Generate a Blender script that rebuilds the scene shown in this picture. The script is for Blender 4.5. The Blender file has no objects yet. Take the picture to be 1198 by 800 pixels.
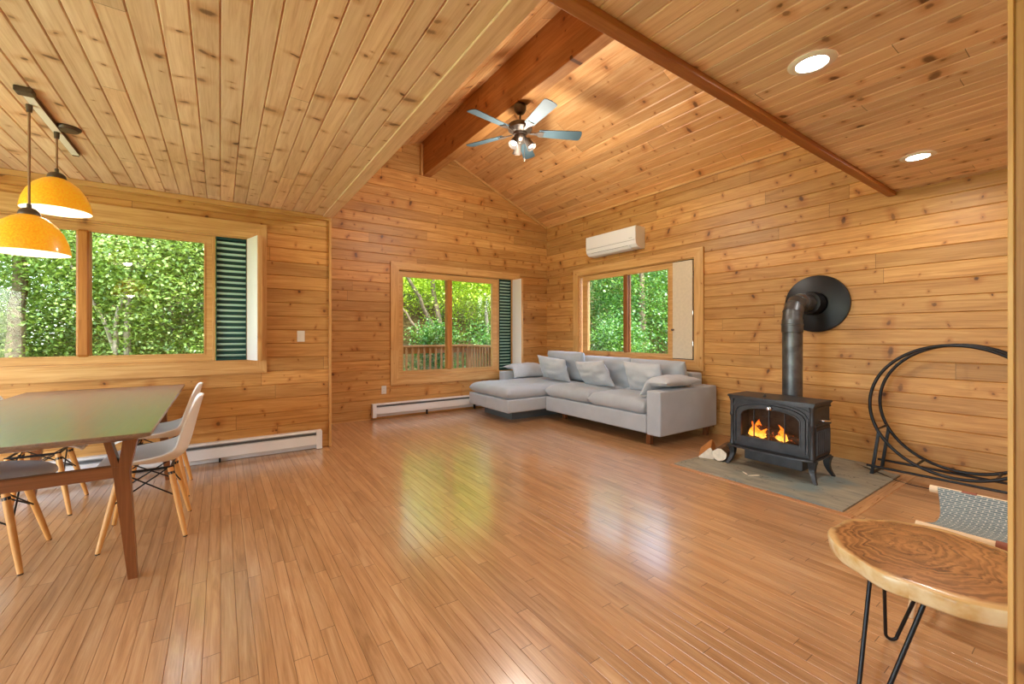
import bpy, bmesh, math, random
from mathutils import Vector, Matrix, noise
random.seed(11)
PI = math.pi
SC = bpy.context.scene
COL = SC.collection

# ------------------------------------------------------------------ node helpers
class NT:
    def __init__(s, name):
        s.mat = bpy.data.materials.new(name); s.mat.use_nodes = True
        s.t = s.mat.node_tree; s.t.nodes.clear()
        s.out = s.n('ShaderNodeOutputMaterial')
    def n(s, typ, **kw):
        nd = s.t.nodes.new(typ)
        for k, v in kw.items(): setattr(nd, k, v)
        return nd
    def put(s, sock, v):
        if isinstance(v, bpy.types.NodeSocket): s.t.links.new(v, sock)
        elif v is not None:
            if sock.type == 'RGBA' and len(v) == 3: v = (*v, 1)
            sock.default_value = v
    def m(s, op, a, b=None, c=None, clamp=False):
        nd = s.n('ShaderNodeMath', operation=op, use_clamp=clamp)
        for i, v in enumerate((a, b, c)):
            if v is not None: s.put(nd.inputs[i], v)
        return nd.outputs[0]
    def xyz(s, x, y, z=0.0):
        nd = s.n('ShaderNodeCombineXYZ')
        for i, v in enumerate((x, y, z)): s.put(nd.inputs[i], v)
        return nd.outputs[0]
    def sep(s, v):
        nd = s.n('ShaderNodeSeparateXYZ'); s.put(nd.inputs[0], v); return nd.outputs
    def obj(s):
        return s.n('ShaderNodeTexCoord').outputs['Object']
    def noise(s, vec, scale, detail=4, rough=.5, dist=0.0, dim='3D', col=False):
        nd = s.n('ShaderNodeTexNoise', noise_dimensions=dim)
        s.put(nd.inputs['Vector'], vec); nd.inputs['Scale'].default_value = scale
        nd.inputs['Detail'].default_value = detail; nd.inputs['Roughness'].default_value = rough
        nd.inputs['Distortion'].default_value = dist
        return nd.outputs['Color' if col else 'Fac']
    def white(s, vec, col=False):
        nd = s.n('ShaderNodeTexWhiteNoise', noise_dimensions='3D'); s.put(nd.inputs['Vector'], vec)
        return nd.outputs['Color' if col else 'Value']
    def mix(s, f, a, b, blend='MIX'):
        nd = s.n('ShaderNodeMix', data_type='RGBA', blend_type=blend)
        s.put(nd.inputs[0], f); s.put(nd.inputs[6], a); s.put(nd.inputs[7], b)
        return nd.outputs[2]
    def ramp(s, f, stops):
        nd = s.n('ShaderNodeValToRGB'); e = nd.color_ramp.elements
        while len(e) < len(stops): e.new(.5)
        for el, (p, c) in zip(e, stops):
            el.position = p; el.color = (*c, 1) if len(c) == 3 else c
        s.put(nd.inputs[0], f); return nd.outputs[0]
    def rng(s, v, a, b, c=0.0, d=1.0):
        nd = s.n('ShaderNodeMapRange', interpolation_type='SMOOTHSTEP')
        for i, q in enumerate((v, a, b, c, d)): s.put(nd.inputs[i], q)
        return nd.outputs[0]
    def bump(s, h, strength=.3, dist=.01, nrm=None):
        nd = s.n('ShaderNodeBump'); nd.inputs['Strength'].default_value = strength
        nd.inputs['Distance'].default_value = dist; s.put(nd.inputs['Height'], h)
        if nrm is not None: s.put(nd.inputs['Normal'], nrm)
        return nd.outputs[0]
    def bsdf(s, col, rough=.5, metal=0.0, spec=.5, normal=None, coat=0.0, coat_rough=.1, sheen=0.0, emis=None, es=0.0):
        nd = s.n('ShaderNodeBsdfPrincipled')
        s.put(nd.inputs['Base Color'], col); s.put(nd.inputs['Roughness'], rough)
        s.put(nd.inputs['Metallic'], metal); s.put(nd.inputs['Specular IOR Level'], spec)
        if normal is not None: s.put(nd.inputs['Normal'], normal)
        s.put(nd.inputs['Coat Weight'], coat); s.put(nd.inputs['Coat Roughness'], coat_rough)
        s.put(nd.inputs['Sheen Weight'], sheen)
        if emis is not None:
            s.put(nd.inputs['Emission Color'], emis); s.put(nd.inputs['Emission Strength'], es)
        s.t.links.new(nd.outputs[0], s.out.inputs[0]); return nd

def srgb(r, g, b):
    f = lambda c: (c/255/12.92) if c/255 <= .04045 else ((c/255+.055)/1.055)**2.4
    return (f(r), f(g), f(b))

def wood(name, along, across, pitch, blen, dark, mid, light, knots=.5, knot_col=(.07, .025, .008), rough=.42, tint=.22,
         grain=1.0, coat=0.0, coat_rough=.12, coat_ior=1.5, knot_len=.55, spec=.4, stretch=1.0, bump=.15, joint=True, hue=.3, ksize=1.0):
    """plank timber: `along`/`across` are object axes 0..2"""
    s = NT(name); c = s.sep(s.obj())
    a = c[along]; b = c[across]; o = c[3-along-across]
    row = s.m('FLOOR', s.m('DIVIDE', b, pitch))
    vb = s.m('SUBTRACT', s.m('DIVIDE', b, pitch), row)
    rr = s.white(s.xyz(row, 3.7, 1.3))
    q = s.m('ADD', s.m('DIVIDE', a, blen), s.m('MULTIPLY', rr, 7.31))
    cell = s.m('FLOOR', q); fa = s.m('SUBTRACT', q, cell)
    bid = s.xyz(row, cell, 5.5)
    rc = s.sep(s.white(bid, col=True))
    # grain
    ga = s.m('MULTIPLY', a, 1.6*stretch); 
    gv = s.xyz(s.m('ADD', ga, s.m('MULTIPLY', rc[0], 37.0)), s.m('ADD', s.m('MULTIPLY', b, 26.0), s.m('MULTIPLY', rc[1], 19.0)), s.m('MULTIPLY', o, 26.0))
    g1 = s.noise(gv, 1.0, 6, .62, 1.1)
    gv2 = s.xyz(s.m('MULTIPLY', a, 5.0*stretch), s.m('MULTIPLY', b, 190.0), s.m('MULTIPLY', o, 190.0))
    g2 = s.noise(gv2, 1.0, 3, .6)
    g = s.m('ADD', s.m('MULTIPLY', g1, .72), s.m('MULTIPLY', g2, .28))
    col = s.ramp(g, [(.28, dark), (.5, mid), (.72, light)])
    if grain < 1: col = s.mix(1-grain, col, mid)
    # board to board tint
    val = s.m('ADD', 1-tint*.55, s.m('MULTIPLY', rc[2], tint))
    col = s.mix(1.0, col, s.xyz(val, val, val), 'MULTIPLY')
    col = s.mix(s.m('MULTIPLY', rc[0], hue), col, s.mix(1.0, col, (1.04, .86, .66), 'MULTIPLY'))
    blot = s.noise(s.xyz(s.m('MULTIPLY', a, .9), s.m('MULTIPLY', b, 3.0), s.m('MULTIPLY', o, 3.0)), 1.0, 3)
    col = s.mix(s.rng(blot, .42, .7, 0, .35), col, s.mix(1.0, col, (.82, .74, .66), 'MULTIPLY'))
    for kl, kp, kz, sd in (((knot_len, knots, 1.0, 0), (knot_len*.43, knots*.32, .5, 40)) if knots > 0 else ()):
        kq = s.m('ADD', s.m('DIVIDE', a, kl), s.m('MULTIPLY', rr, 11.7+sd))
        kc = s.m('FLOOR', kq)
        kr = s.sep(s.white(s.xyz(row, kc, 9.1+sd), col=True)); ks = s.sep(s.white(s.xyz(row, kc, 15.3+sd), col=True))
        da = s.m('MULTIPLY', s.m('SUBTRACT', s.m('SUBTRACT', kq, kc), s.m('ADD', .2, s.m('MULTIPLY', kr[0], .6))), kl)
        db = s.m('MULTIPLY', s.m('SUBTRACT', vb, s.m('ADD', .12, s.m('MULTIPLY', kr[1], .76))), pitch)
        wob = s.m('MULTIPLY', s.m('SUBTRACT', s.noise(s.xyz(s.m('MULTIPLY', a, 40.0), s.m('MULTIPLY', b, 40.0), o), 1.0, 2), .5), .020*kz)
        rad = s.m('MULTIPLY', s.m('ADD', .0055, s.m('MULTIPLY', s.m('POWER', kr[2], 2.2), .017)), ksize*kz)
        asp = s.m('ADD', .12, s.m('MULTIPLY', ks[0], 1.0))      # long across the board, or round
        tilt = s.m('MULTIPLY', s.m('SUBTRACT', ks[1], .5), .8)
        da = s.m('ADD', da, s.m('MULTIPLY', db, tilt))
        dd = s.m('ADD', s.m('SQRT', s.m('ADD', s.m('MULTIPLY', da, da), s.m('MULTIPLY', s.m('MULTIPLY', db, db), asp))), wob)
        ex = s.m('LESS_THAN', ks[2], kp)
        kd = s.m('DIVIDE', dd, rad)
        halo = s.m('MULTIPLY', s.rng(kd, 4.2, .9), s.m('MULTIPLY', ex, .55))
        core = s.m('MULTIPLY', s.rng(kd, 1.3, .45), s.m('MULTIPLY', ex, s.m('ADD', .5, s.m('MULTIPLY', kr[1], .4))))
        col = s.mix(halo, col, s.mix(1.0, col, (.70, .46, .27), 'MULTIPLY'))
        col = s.mix(core, col, knot_col)
    if joint:
        edge = s.m('MULTIPLY', s.m('MINIMUM', fa, s.m('SUBTRACT', 1.0, fa)), blen)
        col = s.mix(s.rng(edge, .0022, .0008, 0, .75), col, (.05, .02, .008))
    r = s.m('ADD', rough-.05, s.m('MULTIPLY', g1, .14))
    bs = s.bsdf(col, r, spec=spec, coat=coat, coat_rough=coat_rough, normal=s.bump(g2, bump, .002))
    bs.inputs['Coat IOR'].default_value = coat_ior
    return s.mat

def plain(name, col, rough=.5, metal=0.0, spec=.5, nscale=0, namt=.0, bump=0.0, bscale=200, coat=0.0, sheen=0.0):
    s = NT(name); o = s.obj(); c = (*col, 1)
    if namt:
        k = s.noise(o, nscale, 4)
        c = s.mix(s.rng(k, .3, .7), tuple(x*(1-namt) for x in col), tuple(min(1, x*(1+namt)) for x in col))
    nrm = s.bump(s.noise(o, bscale, 3), bump, .003) if bump else None
    s.bsdf(c, rough, metal, spec, nrm, coat, sheen=sheen)
    return s.mat

def emit(name, col, strength):
    s = NT(name); e = s.n('ShaderNodeEmission'); e.inputs[0].default_value = (*col, 1); e.inputs[1].default_value = strength
    s.t.links.new(e.outputs[0], s.out.inputs[0]); return s.mat

def glass(name, tint=(1, 1, 1), gain=1.0):
    s = NT(name); g_ = s.n('ShaderNodeNewGeometry'); dt = s.n('ShaderNodeVectorMath', operation='DOT_PRODUCT'); s.put(dt.inputs[0], g_.outputs['Incoming']); s.put(dt.inputs[1], g_.outputs['Normal'])
    f = s.m('ADD', .04, s.m('MULTIPLY', s.m('POWER', s.m('SUBTRACT', 1.0, s.m('ABSOLUTE', dt.outputs['Value'])), 5.0), .96))
    t = s.n('ShaderNodeBsdfTransparent'); t.inputs[0].default_value = (*tint, 1)
    g = s.n('ShaderNodeBsdfGlossy'); g.inputs[1].default_value = 0.0
    mx = s.n('ShaderNodeMixShader'); s.put(mx.inputs[0], s.m('MULTIPLY', f, gain, clamp=True))
    s.t.links.new(t.outputs[0], mx.inputs[1]); s.t.links.new(g.outputs[0], mx.inputs[2]); s.t.links.new(mx.outputs[0], s.out.inputs[0])
    return s.mat

def leafmat(name, c1, c2, c3):
    s = NT(name); o = s.obj(); k = s.noise(o, 1.1, 3); k2 = s.white(s.n('ShaderNodeNewGeometry').outputs['Random Per Island'])
    c = s.ramp(s.m('ADD', s.m('MULTIPLY', k, .6), s.m('MULTIPLY', k2, .4)), [(.25, c1), (.5, c2), (.78, c3)])
    d = s.n('ShaderNodeBsdfDiffuse'); s.put(d.inputs[0], c)
    t = s.n('ShaderNodeBsdfTranslucent'); s.put(t.inputs[0], s.mix(1.0, c, (1.2, 1.25, .6), 'MULTIPLY'))
    g = s.n('ShaderNodeBsdfGlossy'); g.inputs[1].default_value = .4; g.inputs[0].default_value = (.8, .9, .9, 1)
    m1 = s.n('ShaderNodeMixShader'); m1.inputs[0].default_value = .34
    s.t.links.new(d.outputs[0], m1.inputs[1]); s.t.links.new(t.outputs[0], m1.inputs[2])
    m2 = s.n('ShaderNodeMixShader'); m2.inputs[0].default_value = .06
    s.t.links.new(m1.outputs[0], m2.inputs[1]); s.t.links.new(g.outputs[0], m2.inputs[2]); s.t.links.new(m2.outputs[0], s.out.inputs[0])
    return s.mat

# ------------------------------------------------------------------ object helpers
def thing(name, label=None, cat=None, loc=(0, 0, 0), rz=0, group=None, kind=None):
    o = bpy.data.objects.new(name, None); o.empty_display_size = .1
    o.location = loc; o.rotation_euler = (0, 0, rz); COL.objects.link(o)
    return tag(o, label, cat, group, kind)
def tag(o, label=None, cat=None, group=None, kind=None):
    if label: o['label'] = label
    if cat: o['category'] = cat
    if group: o['group'] = group
    if kind: o['kind'] = kind
    return o
def rootof(o):
    while o.parent: o = o.parent
    return o
def obj(name, bm, mat, parent=None, smooth=False, local=False, label=None, angle=40, mods=()):
    """link ONE mesh; coordinates are world ones unless local"""
    me = bpy.data.meshes.new(name)
    if parent is not None and not local:
        r = rootof(parent)
        bm.transform((Matrix.Translation(r.location) @ r.rotation_euler.to_matrix().to_4x4()).inverted())
    bmesh.ops.recalc_face_normals(bm, faces=bm.faces)
    if smooth:
        for f in bm.faces: f.smooth = True
        ca = math.radians(angle)
        for e in bm.edges:
            if len(e.link_faces) == 2 and e.calc_face_angle(0) > ca: e.smooth = False
    bm.to_mesh(me); bm.free()
    if isinstance(mat, (list, tuple)):
        for m_ in mat: me.materials.append(m_)
    else: me.materials.append(mat)
    o = bpy.data.objects.new(name, me); COL.objects.link(o)
    if parent is not None: o.parent = parent
    if label: o['label'] = label
    for typ, kw in mods:
        md = o.modifiers.new(typ.lower(), typ)
        for k, v in kw.items(): setattr(md, k, v)
    return o
def struct(name, bm, mat, label=None, **kw):
    o = obj(name, bm, mat, **kw); o['kind'] = 'structure'
    if label: o['label'] = label
    return o

def B(): return bmesh.new()
def add_box(bm, x0, x1, y0, y1, z0, z1, bevel=0.0, seg=2, mat=0, M=None):
    t = bmesh.new(); bmesh.ops.create_cube(t, size=1)
    for v in t.verts:
        v.co = Vector(((x0+x1)/2+v.co.x*(x1-x0), (y0+y1)/2+v.co.y*(y1-y0), (z0+z1)/2+v.co.z*(z1-z0)))
    if bevel: bmesh.ops.bevel(t, geom=t.edges[:], offset=bevel, segments=seg, affect='EDGES', profile=.6)
    if M is not None: t.transform(M)
    return merge(bm, t, mat)
def merge(bm, t, mat=0):
    mp = {}
    for v in t.verts: mp[v] = bm.verts.new(v.co)
    for f in t.faces:
        try:
            nf = bm.faces.new([mp[v] for v in f.verts]); nf.material_index = mat
        except ValueError: pass
    t.free(); return bm
def box(x0, x1, y0, y1, z0, z1, bevel=0.0, seg=2, M=None):
    return add_box(B(), x0, x1, y0, y1, z0, z1, bevel, seg, 0, M)
def frame_axes(d):
    d = Vector(d).normalized(); u = Vector((0, 0, 1)) if abs(d.z) < .9 else Vector((1, 0, 0))
    a = d.cross(u).normalized(); return a, d.cross(a).normalized()
def add_tube(bm, pts, r, n=12, cap=True, closed=False, mat=0):
    pts = [Vector(p) for p in pts]; k = len(pts)
    rs = r if isinstance(r, (list, tuple)) else [r]*k
    rings = []; pa = None
    for i, p in enumerate(pts):
        if closed: d = pts[(i+1) % k]-pts[i-1]
        else: d = pts[min(i+1, k-1)]-pts[max(i-1, 0)]
        if pa is None: a, b = frame_axes(d)
        else:
            d.normalize(); a = (pa-d*pa.dot(d)).normalized(); b = d.cross(a)
        pa = a
        rings.append([bm.verts.new(p+(a*math.cos(2*PI*j/n)+b*math.sin(2*PI*j/n))*rs[i]) for j in range(n)])
    for i in range(k if closed else k-1):
        A, C = rings[i], rings[(i+1) % k]
        for j in range(n):
            f = bm.faces.new((A[j], A[(j+1) % n], C[(j+1) % n], C[j])); f.material_index = mat
    if cap and not closed:
        for R in (rings[0], rings[-1]):
            f = bm.faces.new(R); f.material_index = mat
    return bm
def tube(*a, **k): return add_tube(B(), *a, **k)
def add_lathe(bm, prof, c=(0, 0, 0), n=32, axis='Z', mat=0):
    """prof: list of (radius, height) along axis"""
    c = Vector(c); rings = []
    def P(r, h, t):
        x, y = r*math.cos(t), r*math.sin(t)
        v = {'Z': (x, y, h), 'X': (h, x, y), 'Y': (y, h, x)}[axis]
        return c+Vector(v)
    for r, h in prof:
        if r < 1e-6: rings.append([bm.verts.new(P(0, h, 0))])
        else: rings.append([bm.verts.new(P(r, h, 2*PI*j/n)) for j in range(n)])
    for A, C in zip(rings, rings[1:]):
        for j in range(n):
            k = (j+1) % n
            if len(A) == 1 and len(C) == 1: continue
            if len(A) == 1: vs = (A[0], C[k], C[j])
            elif len(C) == 1: vs = (A[j], A[k], C[0])
            else: vs = (A[j], A[k], C[k], C[j])
            f = bm.faces.new(vs); f.material_index = mat
    return bm
def lathe(*a, **k): return add_lathe(B(), *a, **k)
def add_prism(bm, poly, axis, h0, h1, mat=0):
    """extrude a 2-D outline along axis; outline coords are the other two axes in xyz order"""
    def P(p, h):
        return {'X': (h, p[0], p[1]), 'Y': (p[0], h, p[1]), 'Z': (p[0], p[1], h)}[axis]
    A = [bm.verts.new(P(p, h0)) for p in poly]; C = [bm.verts.new(P(p, h1)) for p in poly]
    n = len(poly)
    for i in range(n):
        f = bm.faces.new((A[i], A[(i+1) % n], C[(i+1) % n], C[i])); f.material_index = mat
    bm.faces.new(A).material_index = mat; bm.faces.new(C[::-1]).material_index = mat
    return bm
def prism(*a, **k): return add_prism(B(), *a, **k)
def add_ring(bm, outer, inner, axis, h0, h1, mat=0):
    """flat ring between two outlines of equal count, extruded"""
    def P(p, h):
        return {'X': (h, p[0], p[1]), 'Y': (p[0], h, p[1]), 'Z': (p[0], p[1], h)}[axis]
    n = len(outer)
    L = [[bm.verts.new(P(p, h)) for p in o_] for o_, h in ((outer, h0), (inner, h0), (outer, h1), (inner, h1))]
    for i in range(n):
        j = (i+1) % n
        for a, b in ((0, 1), (3, 2), (2, 0), (1, 3)):
            bm.faces.new((L[a][i], L[a][j], L[b][j], L[b][i])).material_index = mat
    return bm

def cushion(w, d, h, M, seed=0, edge=3.0, puff=.5, wr=.006, wscale=7.0, n=26, pinch=.06, seam=True, sag=0.0):
    """soft cushion, local x width, y depth, z thickness, centred, then moved by M"""
    bm = B(); vg = {}
    def pt(u, v, sd):
        # pulled-in sides, corners stay out
        pu = 1-pinch*(1-abs(v)**2.2)*0 ; 
        x = u*(1-pinch*(1-v*v)*abs(u)**3)*w/2
        y = v*(1-pinch*(1-u*u)*abs(v)**3)*d/2
        t = (max(0, 1-abs(u)**edge)*max(0, 1-abs(v)**edge))**puff
        z = sd*t*h/2
        p = Vector((x, y, 0))*wscale
        nz = noise.noise(p+Vector((seed*7.3, seed*3.1, sd*2)))+.5*noise.noise(p*2.1+Vector((seed, 5, sd)))
        st = noise.noise(Vector((x*wscale*2.6, y*wscale*.7, seed*4.4)))
        z += (nz*wr+st*wr*.8)*(.35+.65*t)*(1 if t > 0 else .0)
        z -= sag*(1-u*u)*(1-v*v)
        return Vector((x, y, z))
    for sd in (1, -1):
        for i in range(n+1):
            for j in range(n+1):
                u = math.sin((i/n*2-1)*PI/2); v = math.sin((j/n*2-1)*PI/2)
                if sd == -1 and (i in (0, n) or j in (0, n)): vg[(sd, i, j)] = vg[(1, i, j)]; continue
                vg[(sd, i, j)] = bm.verts.new(M @ pt(u, v, sd))
        for i in range(n):
            for j in range(n):
                q = [vg[(sd, i, j)], vg[(sd, i+1, j)], vg[(sd, i+1, j+1)], vg[(sd, i, j+1)]]
                bm.faces.new(q if sd == 1 else q[::-1])
    return bm
def pose(loc, rx=0, ry=0, rz=0):
    return Matrix.Translation(loc) @ Matrix.Rotation(rz, 4, 'Z') @ Matrix.Rotation(ry, 4, 'Y') @ Matrix.Rotation(rx, 4, 'X')
def copy_thing(root, loc, rz=None, label=None):
    r = root.copy(); COL.objects.link(r); r.location = loc
    if rz is not None: r.rotation_euler = (0, 0, rz)
    if label: r['label'] = label
    for ch in list(root.children):
        c = ch.copy(); COL.objects.link(c); c.parent = r
        for g in list(ch.children):
            d = g.copy(); COL.objects.link(d); d.parent = c
    return r

# ------------------------------------------------------------------ materials
PINE = dict(dark=srgb(160, 110, 56), mid=srgb(197, 148, 85), light=srgb(220, 178, 114))
TRIMC = dict(dark=srgb(178, 132, 76), mid=srgb(206, 162, 102), light=srgb(224, 188, 130))
PITCH = .1405
W_X = wood('pine_wall_x', 0, 2, PITCH, 3.1, **PINE, knots=.62, knot_len=.34, tint=.36)
W_Y = wood('pine_wall_y', 1, 2, PITCH, 2.7, **PINE, knots=.62, knot_len=.34, tint=.36)
CEILC = dict(dark=srgb(200, 162, 130), mid=srgb(226, 198, 170), light=srgb(242, 220, 198))
CE_Y = wood('pine_ceiling', 1, 0, .102, 3.4, **CEILC, knots=.6, knot_len=.36, tint=.26, ksize=1.15, rough=.5)
VA_Y = wood('pine_vault', 1, 0, .128, 3.6, dark=srgb(184, 130, 76), mid=srgb(212, 164, 108), light=srgb(232, 196, 144), knots=.45, knot_len=.42, tint=.34, rough=.4)
T_V = wood('pine_trim_upright', 2, 0, .37, 9.0, **TRIMC, knots=.5, knot_len=.5, tint=.1, joint=False)
T_VY = wood('pine_trim_upright_side', 2, 1, .37, 9.0, **TRIMC, knots=.5, knot_len=.5, tint=.1, joint=False)
T_X = wood('pine_trim_x', 0, 2, .41, 9.0, **TRIMC, knots=.4, knot_len=.6, tint=.1, joint=False)
T_Y = wood('pine_trim_y', 1, 2, .41, 9.0, **TRIMC, knots=.4, knot_len=.6, tint=.1, joint=False)
RED_X = wood('stained_header', 0, 2, .5, 9.0, dark=srgb(140, 84, 36), mid=srgb(164, 104, 50), light=srgb(182, 122, 64), knots=.1, tint=.05, joint=False)
RED_V = wood('stained_mullion', 2, 0, .5, 9.0, dark=srgb(150, 94, 40), mid=srgb(182, 122, 56), light=srgb(204, 146, 76), knots=.2, tint=.05, joint=False)
BEAM = wood('beam_timber', 1, 2, .16, 7.0, dark=srgb(136, 90, 46), mid=srgb(168, 118, 66), light=srgb(190, 142, 88), knots=.5, knot_len=.4, tint=.25, rough=.55)
FLOOR = wood('oak_floor', 1, 0, .0563, .82, dark=srgb(144, 100, 62), mid=srgb(194, 149, 104), light=srgb(218, 181, 138), knots=0, rough=.3, tint=.2, coat=.9, coat_rough=.17, coat_ior=1.8, hue=.25, spec=.5, bump=.06)
FLOOR_X = wood('oak_border', 0, 1, .0563, 1.6, dark=srgb(144, 100, 62), mid=srgb(194, 149, 104), light=srgb(218, 181, 138), knots=0, rough=.27, tint=.2, coat=.25)
WHITE = plain('white_enamel', (.80, .81, .81), .35)
WHITEP = plain('white_panel', (.80, .78, .74), .55)
CREAM = plain('cream_panel', srgb(212, 198, 172), .5, nscale=30, namt=.04)
BLACKM = plain('black_metal', (.012, .012, .013), .38, metal=.4)
DARK = plain('dark_gap', (.01, .009, .008), .8)
IRON = plain('cast_iron', (.055, .056, .058), .45, metal=.55, nscale=12, namt=.2, bump=.12, bscale=160)
IRONL = plain('worn_pipe', (.12, .124, .128), .38, metal=.75, nscale=9, namt=.35, bump=.06)
CHROME = plain('chrome', (.75, .74, .72), .18, metal=1)
BRONZE = plain('aged_bronze', (.12, .095, .075), .38, metal=.7, nscale=20, namt=.25)
BLADE = plain('blade_pale_blue', srgb(50, 68, 74), .65, nscale=14, namt=.05)
GLASSM = glass('window_glass', (.97, .985, .975), 1.2)
SCREEN = plain('lit_slat', srgb(200, 236, 222), .5)  # pale mint paints sunlight onto the teal louver slats
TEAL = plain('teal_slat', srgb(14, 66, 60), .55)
SOFA = None
def fabric(name, c, sc=420, amt=.16, b=.35):
    s = NT(name); o = s.obj(); k = s.noise(o, sc, 2); k2 = s.noise(o, 6, 3)
    w = s.m('ADD', s.m('MULTIPLY', k, .7), s.m('MULTIPLY', k2, .3))
    col = s.mix(s.rng(w, .3, .7), tuple(x*(1-amt) for x in c), tuple(x*(1+amt*.6) for x in c))
    s.bsdf(col, .92, spec=.15, normal=s.bump(k, b, .002), sheen=.25); return s.mat
SOFA = fabric('sofa_fabric', srgb(174, 181, 187))
SOFAD = fabric('sofa_plinth', srgb(96, 100, 100))
PILLOW = fabric('pillow_fabric', srgb(190, 197, 203))
WALNUT = wood('walnut_top', 1, 0, .11, 9.0, dark=srgb(70, 42, 28), mid=srgb(96, 62, 42), light=srgb(120, 82, 58), knots=0, rough=.36, tint=.1, joint=False, coat=1.0, coat_rough=.26, coat_ior=2.4)
WALLEG = wood('walnut_leg', 2, 0, .3, 9.0, dark=srgb(88, 48, 22), mid=srgb(124, 74, 38), light=srgb(146, 92, 52), knots=0, rough=.34, tint=.05, joint=False, coat=.2)
WALRAIL = wood('walnut_rail', 0, 2, .3, 9.0, dark=srgb(98, 56, 26), mid=srgb(134, 82, 44), light=srgb(154, 100, 58), knots=0, rough=.34, tint=.05, joint=False, coat=.2)
DOWEL = wood('beech_dowel', 2, 0, .3, 9.0, dark=srgb(196, 134, 66), mid=srgb(216, 158, 88), light=srgb(228, 178, 112), knots=0, rough=.42, tint=.06, joint=False, grain=.6)
SHELL = plain('white_shell', (.88, .88, .875), .32)
PALEW = wood('pale_dowel', 1, 0, .3, 9.0, dark=srgb(214, 190, 150), mid=srgb(230, 208, 172), light=srgb(240, 222, 190), knots=0, rough=.5, tint=.04, joint=False, grain=.5)
LEATHER = plain('tan_leather', srgb(140, 74, 44), .55, nscale=40, namt=.15, bump=.1)
BARK = plain('log_bark', srgb(108, 82, 56), .9, nscale=30, namt=.4, bump=.6, bscale=60)
LOGEND = plain('log_end_grain', srgb(232, 220, 198), .8, nscale=30, namt=.08)
LOGSIDE = wood('split_log_face', 1, 2, .3, 9.0, dark=srgb(168, 104, 46), mid=srgb(196, 132, 68), light=srgb(212, 156, 90), knots=0, rough=.7, joint=False)
SPLIN = plain('pale_splinter', srgb(226, 210, 180), .8)
PLASTIC = plain('ivory_plastic', (.74, .71, .64), .4)
# light levels
DOWN_W = 8
FAN_W = 25
SKY_S = 2.6
SUN_S = 8.5
EXPO = 0.5
FAN_ROT = -25
FILL_W = 16
DOOR_FILL_W = 80
# ------------------------------------------------------------------ room shell
XC, YA, YB, XA = 5.0, 4.93, 6.12, .992        # right wall, dining wall, gable wall, dining corner
XL, YR, ZC = -3.2, -3.2, 2.5                  # far left wall, rear wall, flat ceiling
YH = 1.2                                      # header where the vault starts
RX, EZ, SL = 2.64, 3.2, .427                  # ridge x, eave height, roof slope
RZ = EZ+SL*(XC-RX)
zr = lambda x: RZ-SL*abs(x-RX)

def boards(name, fmap, t0, t1, pitch, spans, breaks, mat, gap=.006, depth=.008, label=None):
    """boarded surface with V grooves. t = coordinate across the boards, s along them. fmap(s, t, depth) -> point"""
    ts = {t0, t1, *[b for b in breaks if t0 < b < t1]}
    k = math.floor(t0/pitch)
    gro = set()
    while k*pitch <= t1+pitch:
        for d in (-gap, 0, gap):
            t = round(k*pitch+d, 6)
            if t0 < t < t1: ts.add(t)
        gro.add(round(k*pitch, 6)); k += 1
    ts = sorted(ts); bm = B()
    dep = lambda t: depth if t in gro else 0.0
    for a, b in zip(ts, ts[1:]):
        if b-a < 1e-7: continue
        e = min(1e-6, (b-a)/4)
        for (s0, s1), (u0, u1) in zip(spans(a+e), spans(b-e)):
            q = [fmap(s0, a, dep(a)), fmap(s1, a, dep(a)), fmap(u1, b, dep(b)), fmap(u0, b, dep(b))]
            if (Vector(q[0])-Vector(q[1])).length < 1e-6: q = q[1:]
            elif (Vector(q[2])-Vector(q[3])).length < 1e-6: q = q[:3]
            bm.faces.new([bm.verts.new(p) for p in q])
    bmesh.ops.remove_doubles(bm, verts=bm.verts, dist=1e-5)
    return struct(name, bm, mat, label)

def cut(full, holes):
    """spans of `full` minus rectangular holes (s0,s1,t0,t1)"""
    def f(t):
        lo, hi = full(t) if callable(full) else full
        out = []; cur = lo
        for s0, s1, a, b in sorted(holes):
            if a < t < b: out.append((cur, s0)); cur = s1
        out.append((cur, hi)); return out
    return f

WA = (-1.90, .225, .955, 2.17)
WB = (2.17, 4.215, .585, 2.185)
WC = (3.13, 5.26, .875, 2.205)
D1 = (-2.6, .4, .02, 2.12); D2 = (1.3, 4.2, .02, 2.12)  # unseen door openings, added to bring light into the room
# dining wall
boards('wall_dining', lambda s, t, d: (s, YA+d, t), 0, ZC, PITCH, cut((XL-.02, XA), [WA]), WA[2:], W_X, label='knotty pine board wall with the long dining window')
# gable wall
OV = .02      # walls run a little past each other at the corners
xs_lo = lambda t: XA-OV if t < zr(XA-OV)+OV else RX-(RZ+OV-t)/SL
xs_hi = lambda t: XC+OV if t < zr(XC+OV)+OV else RX+(RZ+OV-t)/SL
boards('wall_gable', lambda s, t, d: (s, YB+d, t), 0, RZ+OV, PITCH, cut(lambda t: (xs_lo(t), xs_hi(t)), [WB]), (*WB[2:], zr(XA-OV)+OV, zr(XC+OV)+OV), W_X, label='knotty pine gable wall behind the sofa chaise')
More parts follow.
